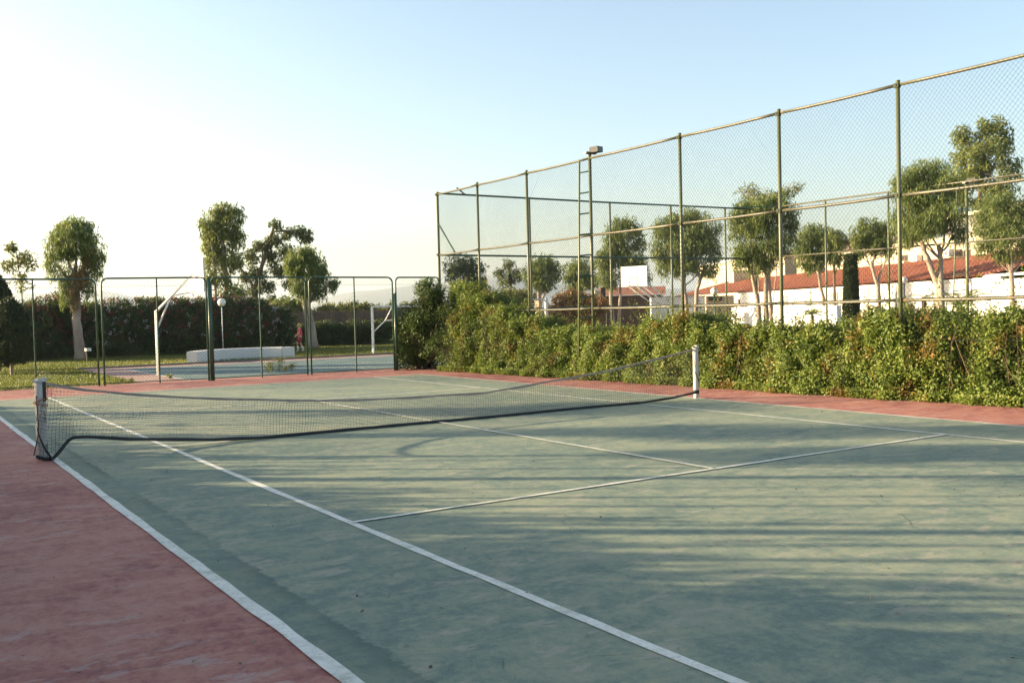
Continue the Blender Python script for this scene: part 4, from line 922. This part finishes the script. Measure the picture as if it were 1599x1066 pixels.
# curved white bench wall
t = thing('curved_bench_wall', 'low curved whitewashed bench wall beyond the basketball court', 'bench', (5.2, 27, 0))
def arc3(a, b, c, n):
    A = np.array([[a[0]**2, a[0], 1], [b[0]**2, b[0], 1], [c[0]**2, c[0], 1]]); k = np.linalg.solve(A, [a[1], b[1], c[1]]); x = np.linspace(a[0], c[0], n); return np.c_[x, k[0]*x*x+k[1]*x+k[2]]
path = arc3((3.15, 25.55), (5.2, 27.2), (6.95, 26.55), 22); n = len(path); tg = np.gradient(path, axis=0); tg /= np.linalg.norm(tg, axis=1)[:, None]; nn = np.c_[-tg[:, 1], tg[:, 0]]
fr = path-nn*.0; bk2 = path+nn*.42; zt = np.full(n, .46)
mb = MB(); ring = np.stack([np.c_[fr, np.full(n, -.03)], np.c_[fr, zt-.03], np.c_[fr+nn*.03, zt], np.c_[bk2-nn*.03, zt], np.c_[bk2, zt-.03], np.c_[bk2, np.full(n, -.03)]], 1).reshape(-1, 3)
i = np.arange(n-1)[:, None]*6; j = np.arange(5)[None]; mb.add(ring, np.stack([i+j, i+6+j, i+7+j, i+1+j], -1).reshape(-1, 4)); 
for e in (0, (n-1)*6): mb.add(ring[e:e+6], [[0, 1, 4, 5]], [])
mb.add(ring[:6], [[1, 2, 3, 4]]); mb.add(ring[(n-1)*6:], [[1, 2, 3, 4]])
mb.build('wall_body', WALLW, t)
mb = MB(); mb.box((7.24, 26.80, .205), (.55, .5, .48), .1); mb.build('end_block', WALLW, t)
# garden tap
c = gnd(137, 566); t = thing('garden_tap', 'little standpipe with pale head beside the lone tree trunk', 'tap', (c[0], c[1], 0))
mb = MB(); mb.tube([(c[0], c[1], -.02), (c[0]-.03, c[1], .46)], .035, 8); mb.build('stand', BARKD, t); mb = MB(); mb.box((c[0]+.03, c[1], .55), (.24, .12, .13), .4); mb.build('head', WHITE, t)

# ------------------------------------------------------------------ clubhouse: long white wing, tiled roof, cream upper floor
A = P(1130, 480, 94); B = P(1545, 480, 55); A[2] = B[2] = 0; ux = (B-A)/np.linalg.norm(B-A); vx = np.array([ux[1], -ux[0], 0])
vx = vx if vx@np.array([math.sin(YAW), math.cos(YAW), 0]) > 0 else -vx
L0 = np.linalg.norm(B-A)
def Wd(s, v, z): return A+ux*s+vx*v+np.array([0, 0, z])
AXW = np.array([ux, vx, [0, 0, 1]])
def wbox(mb, s0, s1, v0, v1, z0, z1): mb.box(Wd((s0+s1)/2, (v0+v1)/2, (z0+z1)/2), (abs(s1-s0), abs(v1-v0), z1-z0), ax=AXW)
def s_at(px, v=0.0):
    """distance along the wing at which the bearing px meets the wall plane v"""
    d = ray(px, 480)[:2]; o = (A+vx*v)[:2]; m_ = np.array([[ux[0], -d[0]], [ux[1], -d[1]]]); return float(np.linalg.solve(m_, CAM[:2]-o)[0])
def tile_roof(name, s0, s1, v0, z0, v1, z1, parent, tile=.30, rows=.42):
    mb = MB(); ns = int((s1-s0)/tile); nv = max(2, int(math.hypot(v1-v0, z1-z0)/rows)); nrm = np.array([0, -(z1-z0), (v1-v0)]); nrm = nrm/np.linalg.norm(nrm)
    prof = [0, .05, .085, .05, 0, -.02]; per = len(prof)
    S_ = np.array([s0+(k+q/per)*tile for k in range(ns) for q in range(per)]); Hh = np.array(prof*ns)
    for r_ in range(nv):
        for e in range(2):
            pass
    V = []; cols = len(S_)
    for r_ in range(nv):
        for e, lift in ((0, .035), (1, .0)):
            tt = (r_+e)/nv; jz = rng.normal(0, .006, cols)
            vv = v0+(v1-v0)*tt; zz = z0+(z1-z0)*tt+lift
            V.append(A[None]+ux[None]*S_[:, None]+vx[None]*(vv+nrm[1]*Hh)[:, None]+np.array([[0, 0, 1]])*(zz+nrm[2]*Hh+jz)[:, None])
    v = np.vstack(V); R = len(V); i = np.arange(R-1)[:, None]*cols; j = np.arange(cols-1)[None]
    mb.add(v, np.stack([i+j, i+j+1, i+cols+j+1, i+cols+j], -1).reshape(-1, 4)); o = mb.build(name, TILE, parent); return o
clubc = Wd(L0*.6, 3, 0)
t = thing('clubhouse', 'long white and cream clubhouse with red tiled roofs behind the right hand trees', 'building', (clubc[0], clubc[1], 0))
SE = L0+1.0
mb = MB(); wbox(mb, s_at(1148), SE, 0, .3, -.1, 2.72); mb.build('wall', WALLW, t)
mb = MB(); wbox(mb, s_at(1148)-.02, SE+.02, -.06, .36, 2.722, 2.84); mb.build('cornice', WHITE, t)
for px in (1266, 1313, 1357, 1400):
    s0 = s_at(px); mb = MB(); wbox(mb, s0-.05, s0+.05, -.03, -.002, 0, 2.7); mb.build('downpipe', GREYR, t)
for px in (1302, 1225):
    s0 = s_at(px); mb = MB(); wbox(mb, s0-.7, s0+.7, -.08, -.003, 0, 2.5); mb.build('pilaster', CONC, t)
mb = MB(); s0 = s_at(1155); wbox(mb, s0-.2, s0+.2, -.1, -.003, 1.9, 2.3); mb.build('vent', BROWN, t)
tile_roof('roof', s_at(1060), s_at(1545), -.25, 2.90, 6.2, 4.45, t)
# gable return of the roof at the right end with a dark porch below
tile_roof('roof', s_at(1545)+.1, s_at(1545)+7, 2.2, 3.55, 6.2, 4.5, t)
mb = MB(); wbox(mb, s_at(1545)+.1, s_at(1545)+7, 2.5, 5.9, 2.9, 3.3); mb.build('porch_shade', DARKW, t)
mb = MB(); wbox(mb, s_at(1545)-.4, s_at(1545)+8, -.12, .2, 2.86, 2.98); mb.build('ridge', WHITE, t)
mb = MB(); wbox(mb, SE, SE+12, -.2, .1, -.1, 2.70); mb.build('wall', WALLW, t)
mb = MB(); wbox(mb, s_at(1343, 6.3), s_at(1760, 6.3), 6.3, 15, 0, 5.95); mb.build('upper_wall', CREAM, t)
mb = MB(); wbox(mb, s_at(1478, 9), s_at(1760, 9), 9, 15, 5.951, 7.45); mb.build('upper_storey', GREYR, t)
mb = MB(); wbox(mb, s_at(1474, 8.7), s_at(1770, 8.7), 8.6, 15.4, 7.452, 7.68); mb.build('flat_roof', CREAM, t)
mb = MB(); wbox(mb, s_at(1242, 6.3), s_at(1343, 6.3)-.02, 6.5, 14, 0, 6.0); mb.build('upper_wall', CREAM, t)
mb = MB(); q = [Wd(s_at(1238, 6.3), 6.1, 6.0), Wd(s_at(1346, 6.3), 6.1, 6.0), Wd(s_at(1346, 6.3), 14.2, 6.0), Wd(s_at(1238, 6.3), 14.2, 6.0), Wd(s_at(1275, 6.3), 10, 7.5), Wd(s_at(1318, 6.3), 10, 7.5)]
mb.add(q, [[0, 1, 5, 4], [2, 3, 4, 5]], [[1, 2, 5], [3, 0, 4]]); mb.build('hip_roof', simple('brown_roof_tile', (.20, .13, .09), (.15, .10, .07), .9, 1, .3), t)
mb = MB(); wbox(mb, s_at(1090, 6.3), s_at(1225, 6.3), 6.4, 14, 0, 6.6); mb.build('upper_wall', CREAM, t)
mb = MB(); wbox(mb, s_at(1090, 6.3)-.3, s_at(1225, 6.3)+.3, 6.1, 14.3, 6.602, 6.85); mb.build('flat_roof', WHITE, t)
mb = MB(); s0 = s_at(1157, 5.5); wbox(mb, s0-1.2, s0+.6, 4.6, 6.38, 3.8, 5.4); mb.build('chimney_block', CONC, t)
def window(px, py, w_, h_, v=6.3, sill=True):
    s0 = s_at(px, v); d = ray(px, 480); D = math.hypot(*(Wd(s0, v, 0)-CAM)[:2]); z = CAM[2]+((506-.0251*px)-py)*D/FPX
    mb = MB(); wbox(mb, s0-w_/2, s0+w_/2, v-.05, v-.003, z-h_/2, z+h_/2); f = mb.build('window', BROWN, t)
    for k in range(3):
        a = s0-w_/2+w_*(k+.5)/3; mb = MB(); wbox(mb, a-w_/6+.05, a+w_/6-.05, v-.062, v-.052, z-h_/2+.06, z+h_/2-.06); mb.build('pane', DARKW, f)
    if sill: mb = MB(); wbox(mb, s0-w_/2-.2, s0+w_/2+.1, v-.35, v-.006, z-h_/2-.16, z-h_/2-.03); mb.build('sill', CREAM, f)
window(1412, 407.5, 1.25, .42, 6.3); window(1496, 401, 1.15, .42, 6.3); window(1470, 398, .55, .45, 6.3, False)
window(1512, 402, .7, .5, 6.3, False); window(1206, 408, .9, .6, 6.4, False)
# air conditioners
for px, py in ((1482, 401), (1432, 408)):
    s0 = s_at(px, 6.0); D = math.hypot(*(Wd(s0, 6, 0)-CAM)[:2]); z = CAM[2]+((506-.0251*px)-py)*D/FPX
    tt = thing('air_conditioner', 'small grey outdoor unit on the cream wall %s' % ('beside the right window' if px > 1450 else 'beside the left window'), 'air conditioner', Wd(s0, 6.1, z-.2))
    mb = MB(); wbox(mb, s0-.32, s0+.32, 5.85, 6.24, z-.22, z+.24); mb.build('casing', WHITE, tt); mb = MB(); cc = Wd(s0-.06, 5.835, z+.01); mb.tube([cc, cc+vx*.012], .17, 14); mb.build('fan_grille', GREYR, tt)
# low left wing of the building and garden walls
c0 = P(1000, 480, 88); 
tt = thing('garden_wall', 'low white wall between the backboard and the forked trunk', 'wall', P(1050, 480, 84)*[1, 1, 0])
def wall_between(pa, pb, h, th, mat, parent, name='wall', z0=-.1):
    pa = np.array(pa, float); pb = np.array(pb, float); d = (pb-pa); d[2] = 0; Ln = np.linalg.norm(d); ang_ = math.atan2(d[1], d[0]); mb = MB(); m_ = (pa+pb)/2; mb.box((m_[0], m_[1], (h+z0)/2), (Ln, th, h-z0), ang_); return mb.build(name, mat, parent)
wall_between(P(1016, 480, 80), P(1100, 480, 82), 2.55, .25, WALLW, tt)
wall_between(P(1015.5, 480, 80), P(1100.5, 480, 82), 2.63, .33, CONC, tt, 'coping', 2.552)
tt = thing('low_house', 'low maroon sided house with tiled roof behind the white backboard', 'building', P(1000, 480, 92)*[1, 1, 0])
wall_between(P(948, 480, 92), P(1035, 480, 92), 2.9, 5, MAROON, tt)
pa, pb = P(944, 480, 89.0), P(1040, 480, 90); pc, pd = P(1040, 480, 96), P(944, 480, 95)
mb = MB(); hh_ = 2.95; mb.add([pa*[1, 1, 0]+[0, 0, hh_], pb*[1, 1, 0]+[0, 0, hh_], pc*[1, 1, 0]+[0, 0, 3.8], pd*[1, 1, 0]+[0, 0, 3.8]], [[0, 1, 2, 3]]); mb.build('roof', TILE, tt)
tt = thing('cream_pier', 'narrow cream masonry pier right of the russet bushes', 'pillar', P(931, 480, 56)*[1, 1, 0])
c = P(931, 480, 56); mb = MB(); mb.box((c[0], c[1], 1.35), (.38, .5, 2.9), -.2); mb.build('shaft', CREAM, tt); c = P(940, 480, 56.2); mb = MB(); mb.box((c[0], c[1], 1.45), (.3, .4, 3.0), -.2); mb.build('brown_edge', MAROON, tt)
tt = thing('tan_kiosk', 'small tan block with dark hatch beside the globe lamp', 'building', P(1125, 480, 76)*[1, 1, 0])
wall_between(P(1103, 480, 76), P(1146, 480, 76), 2.5, 2, TAN, tt)
c = P(1117, 466, 74.9); mb = MB(); mb.box((c[0], c[1], 2.3), (1.0, .1, .3), math.atan2(*( -(P(1103,480,76)-P(1146,480,76))[:2])[::-1])); mb.build('hatch', DARKW, tt)
tt = thing('parapet_wall', 'low white parapet wall crossing behind the hedge', 'wall', P(1120, 480, 62)*[1, 1, 0])
wall_between(P(1046, 480, 60), P(1085, 480, 60), 1.55, .25, WALLW, tt)
wall_between(P(1145, 480, 58), P(1310, 480, 50), 1.62, .25, WALLW, tt, 'long_wall') 
tt = thing('orange_pier', 'short sunlit orange brown pillar at the left of the russet bush', 'pillar', P(841, 480, 58)*[1, 1, 0])
c = P(841, 480, 58); mb = MB(); mb.box((c[0], c[1], 1.1), (.3, .3, 2.3), .3); mb.build('shaft', TAN, tt); mb = MB(); mb.box((c[0], c[1], 2.29), (.36, .36, .07), .3); mb.build('cap', TAN, tt)
tt = thing('white_net_stanchion', 'white stanchion with short arm seen over the hedge', 'post', P(853, 480, 34)*[1, 1, 0])
c = P(853, 480, 34); mb = MB(); pole(mb, c, CAM[2]+(485-466)*34/FPX, .06); mb.build('shaft', WHITE, tt, smooth=True); z = CAM[2]+(485-467)*34/FPX; mb = MB(); mb.tube([(c[0], c[1], z), (c[0]-.5, c[1]+.3, z)], .03, 6); mb.build('arm', WHITE, tt)
# parked pale umbrella-like pieces far left of the pier are foliage; tennis court of the enclosure keeps its own posts hidden

# ------------------------------------------------------------------ person in red, walking
g = gnd(469, 549); px0, py0 = g[0], g[1]
d = ray(469, 549)[:2]; d = d/np.linalg.norm(d); rt = np.array([d[1], -d[0]]); Hp = 1.40
pt = thing('person', 'child with yellow hair in red top and dark red shorts walking past the pale trunk', 'person', (px0, py0, 0))
SKIN = simple('skin', (.50, .27, .17), (.45, .24, .15), .5, 5, 0)
HAIR = simple('yellow_hair', (.55, .40, .12), (.45, .32, .09), .6, 30, .3)
TOPM = simple('red_top', (.85, .05, .11), (.75, .04, .09), .8, 8, .2); SHORT = simple('dark_red_shorts', (.32, .025, .05), (.25, .02, .04), .8, 8, .2)
SOCK = simple('white_socks', (.72, .70, .68), (.62, .60, .58), .8, 8, .2)
def H(a, b, z):   # a: forward (to the left in the picture), b: away
    return Vector(((-rt[0]*a+d[0]*b)*Hp, (-rt[1]*a+d[1]*b)*Hp, z*Hp))
def skin_mesh(name, verts, edges, rads, mat, root=0, lv=2):
    me = bpy.data.meshes.new(name); me.from_pydata([v for v in verts], edges, []); me.materials.append(mat)
    o = bpy.data.objects.new(name, me); COL.objects.link(o); o.parent = pt
    sk = o.modifiers.new('skin', 'SKIN'); sk.use_smooth_shade = True
    for i_, rr in enumerate(rads): me.skin_vertices[0].data[i_].radius = (rr*Hp, rr*Hp) if np.isscalar(rr) else (rr[0]*Hp, rr[1]*Hp)
    me.skin_vertices[0].data[root].use_root = True
    ss = o.modifiers.new('smooth', 'SUBSURF'); ss.levels = lv; ss.render_levels = lv; return o
V = [H(0, 0, .52), H(0, 0, .62), H(.01, 0, .72), H(.01, 0, .80), H(.02, 0, .85), H(.03, 0, .90), H(.035, 0, .955),
     H(.0, .055, .50), H(.10, .055, .29), H(.07, .055, .06), H(.13, .055, .025),
     H(.0, -.055, .50), H(-.02, -.055, .28), H(-.13, -.055, .08), H(-.09, -.055, .03),
     H(0, .10, .79), H(.06, .13, .64), H(.16, .11, .56), H(.19, .10, .53),
     H(0, -.10, .79), H(.03, -.14, .63), H(.14, -.13, .54), H(.18, -.12, .515)]
E_ = [(0, 1), (1, 2), (2, 3), (3, 4), (4, 5), (5, 6), (0, 7), (7, 8), (8, 9), (9, 10), (0, 11), (11, 12), (12, 13), (13, 14), (3, 15), (15, 16), (16, 17), (17, 18), (3, 19), (19, 20), (20, 21), (21, 22)]
Rr = [.075, .07, .075, .06, .032, .055, .052, .06, .036, .022, .02, .06, .036, .022, .02, .034, .026, .018, .014, .034, .026, .018, .014]
skin_mesh('body', V, E_, Rr, SKIN)
skin_mesh('top', [H(0, 0, .49), H(0, 0, .61), H(.01, 0, .72), H(.01, 0, .80), H(0, .09, .785), H(.02, .12, .71), H(0, -.09, .785), H(.02, -.12, .71)], [(0, 1), (1, 2), (2, 3), (3, 4), (4, 5), (3, 6), (6, 7)], [.095, .09, .092, .07, .048, .042, .048, .042], TOPM)
skin_mesh('shorts', [H(0, 0, .53), H(0, 0, .47), H(.03, .06, .42), H(.085, .06, .32), H(0, -.06, .42), H(-.02, -.06, .30)], [(0, 1), (1, 2), (2, 3), (1, 4), (4, 5)], [.092, .09, .072, .058, .072, .058], SHORT)
for s_, a0, a1 in ((1, (.088, .055, .22), (.07, .055, .05)), (-1, (-.05, -.055, .22), (-.125, -.055, .08))):
    skin_mesh('sock', [H(*a0), H(*a1)], [(0, 1)], [.036, .028], SOCK)
    q = H(a1[0]+.035, a1[1], a1[2]-.028); mb = MB(); mb.sphere((q[0]+px0, q[1]+py0, max(.03, q[2])), .05, 12, 8, (1.5, 1.5, .7)); mb.build('shoe', SOCK, pt, smooth=True)
q = H(.022, 0, .945); mb = MB(); mb.sphere((q[0]+px0, q[1]+py0, q[2]), .062*Hp, 16, 10, (1.02, 1.05, 1.08)); q = H(-.02, 0, .91); mb.sphere((q[0]+px0, q[1]+py0, q[2]), .055*Hp, 14, 9, (1, 1.05, 1.2)); mb.build('hair', HAIR, pt, smooth=True)
q = H(.09, 0, .925); mb = MB(); mb.sphere((q[0]+px0, q[1]+py0, q[2]), .012*Hp, 8, 6); mb.build('nose', SKIN, pt, smooth=True)

# ------------------------------------------------------------------ grass, weeds, litter
def grass(n, xr, yr, name, h=.07, cond=None):
    x = rng.uniform(*xr, n); y = rng.uniform(*yr, n); k = np.ones(n, bool) if cond is None else cond(x, y); x, y = x[k], y[k]; n = len(x)
    th = rng.uniform(0, 2*math.pi, n); w_ = .012; hh = h*rng.uniform(.5, 1.5, n); lx, ly = rng.normal(0, .025, (2, n))
    v = np.stack([np.stack([x-np.cos(th)*w_, y-np.sin(th)*w_, np.full(n, -.012)], 1), np.stack([x+np.cos(th)*w_, y+np.sin(th)*w_, np.full(n, -.012)], 1), np.stack([x+lx, y+ly, hh], 1)], 1).reshape(-1, 3)
    mb = MB(); pt_ = .5+.25*np.sin(x*.9)*np.sin(y*.7+1); mb.add(v, f3=np.arange(n*3).reshape(-1, 3), t3=np.clip(pt_+rng.normal(0, .2, n), .02, 1))
    return kind(mb.build(name, GRASSM), 'stuff')
grass(95000, (-9, 1), (14.8, 42), 'grass', .07, lambda x, y: (x < -1.35) | (y > 25.5))
grass(60000, (1, 18), (25.4, 44), 'grass', .07)
for px, py, h in ((420, 582, .32), (436, 580, .42), (455, 579, .22), (445, 581, .15), (265, 592, .12), (190, 598, .12), (205, 597, .10)):
    c = gnd(px, py); t = thing('weed', {420: 'leafy weed at the fence foot, left of the tallest one', 436: 'tallest leafy weed at the fence foot', 455: 'small weed right of the tallest one', 445: 'tiny weed between the leafy ones', 265: 'tiny weed at the corner of the basketball court', 190: 'low weed tuft near the dark post right of the lone tree', 205: 'low weed tuft at the lawn edge beside another'}[px], 'weed', (c[0], c[1], 0), 'weeds along the low fence')
    mb = MB(); n = int(160*h/.3); q = np.array([c[0], c[1], 0])+np.c_[rng.normal(0, h*.3, (n, 2)), rng.uniform(.02, h, n)]; leaves(mb, q, rng.normal(0, 1, (n, 3)), .06, .03, -.5, rng.uniform(.4, 1, n)); mb.build('leaves', LEAF_Y, t)
    mb = MB()
    for _ in range(5): mb.tube([(c[0], c[1], 0), (c[0]+rng.normal(0, h*.25), c[1]+rng.normal(0, h*.25), h*.9)], .004, 4)
    kind(mb.build('stems', LEAF_Y, t), 'stuff')
# blown leaves and grit on the court
LIT = leafmat('litter', [(0, (.04, .035, .025)), (.6, (.11, .075, .04)), (1, (.22, .17, .10))], .05)
n = 950; x = rng.uniform(-8.5, 7, n); y = rng.uniform(-12.5, 13.5, n); mb = MB()
leaves(mb, np.c_[x, y, np.full(n, .014)], np.tile([0, 0, 1.], (n, 1)), .035, .018, 0, rng.uniform(.02, 1, n), .25)
n = 1700; y = rng.uniform(-8, 12, n); x = np.array([toe(a) for a in y])+.05-rng.exponential(.16, n); leaves(mb, np.c_[x, y, np.full(n, .014)], np.tile([0, 0, 1.], (n, 1)), .04, .02, 0, rng.uniform(.3, 1, n), .3)
kind(mb.build('fallen_leaves', LIT), 'stuff')

# ------------------------------------------------------------------ haze
HZ = True
if HZ:
    mb = MB(); mb.box((3000, 3200, 184), (19000, 19000, 372)); o = mb.build('haze', WHITE)
    m = bpy.data.materials.new('haze_air'); m.use_nodes = True; n = m.node_tree; n.nodes.clear(); out = n.nodes.new('ShaderNodeOutputMaterial'); pv = n.nodes.new('ShaderNodeVolumePrincipled')
    pv.inputs['Color'].default_value = (.70, .83, .97, 1); pv.inputs['Density'].default_value = .00009; pv.inputs['Anisotropy'].default_value = .3
    n.links.new(pv.outputs[0], out.inputs['Volume']); o.data.materials.clear(); o.data.materials.append(m); kind(o, 'stuff')
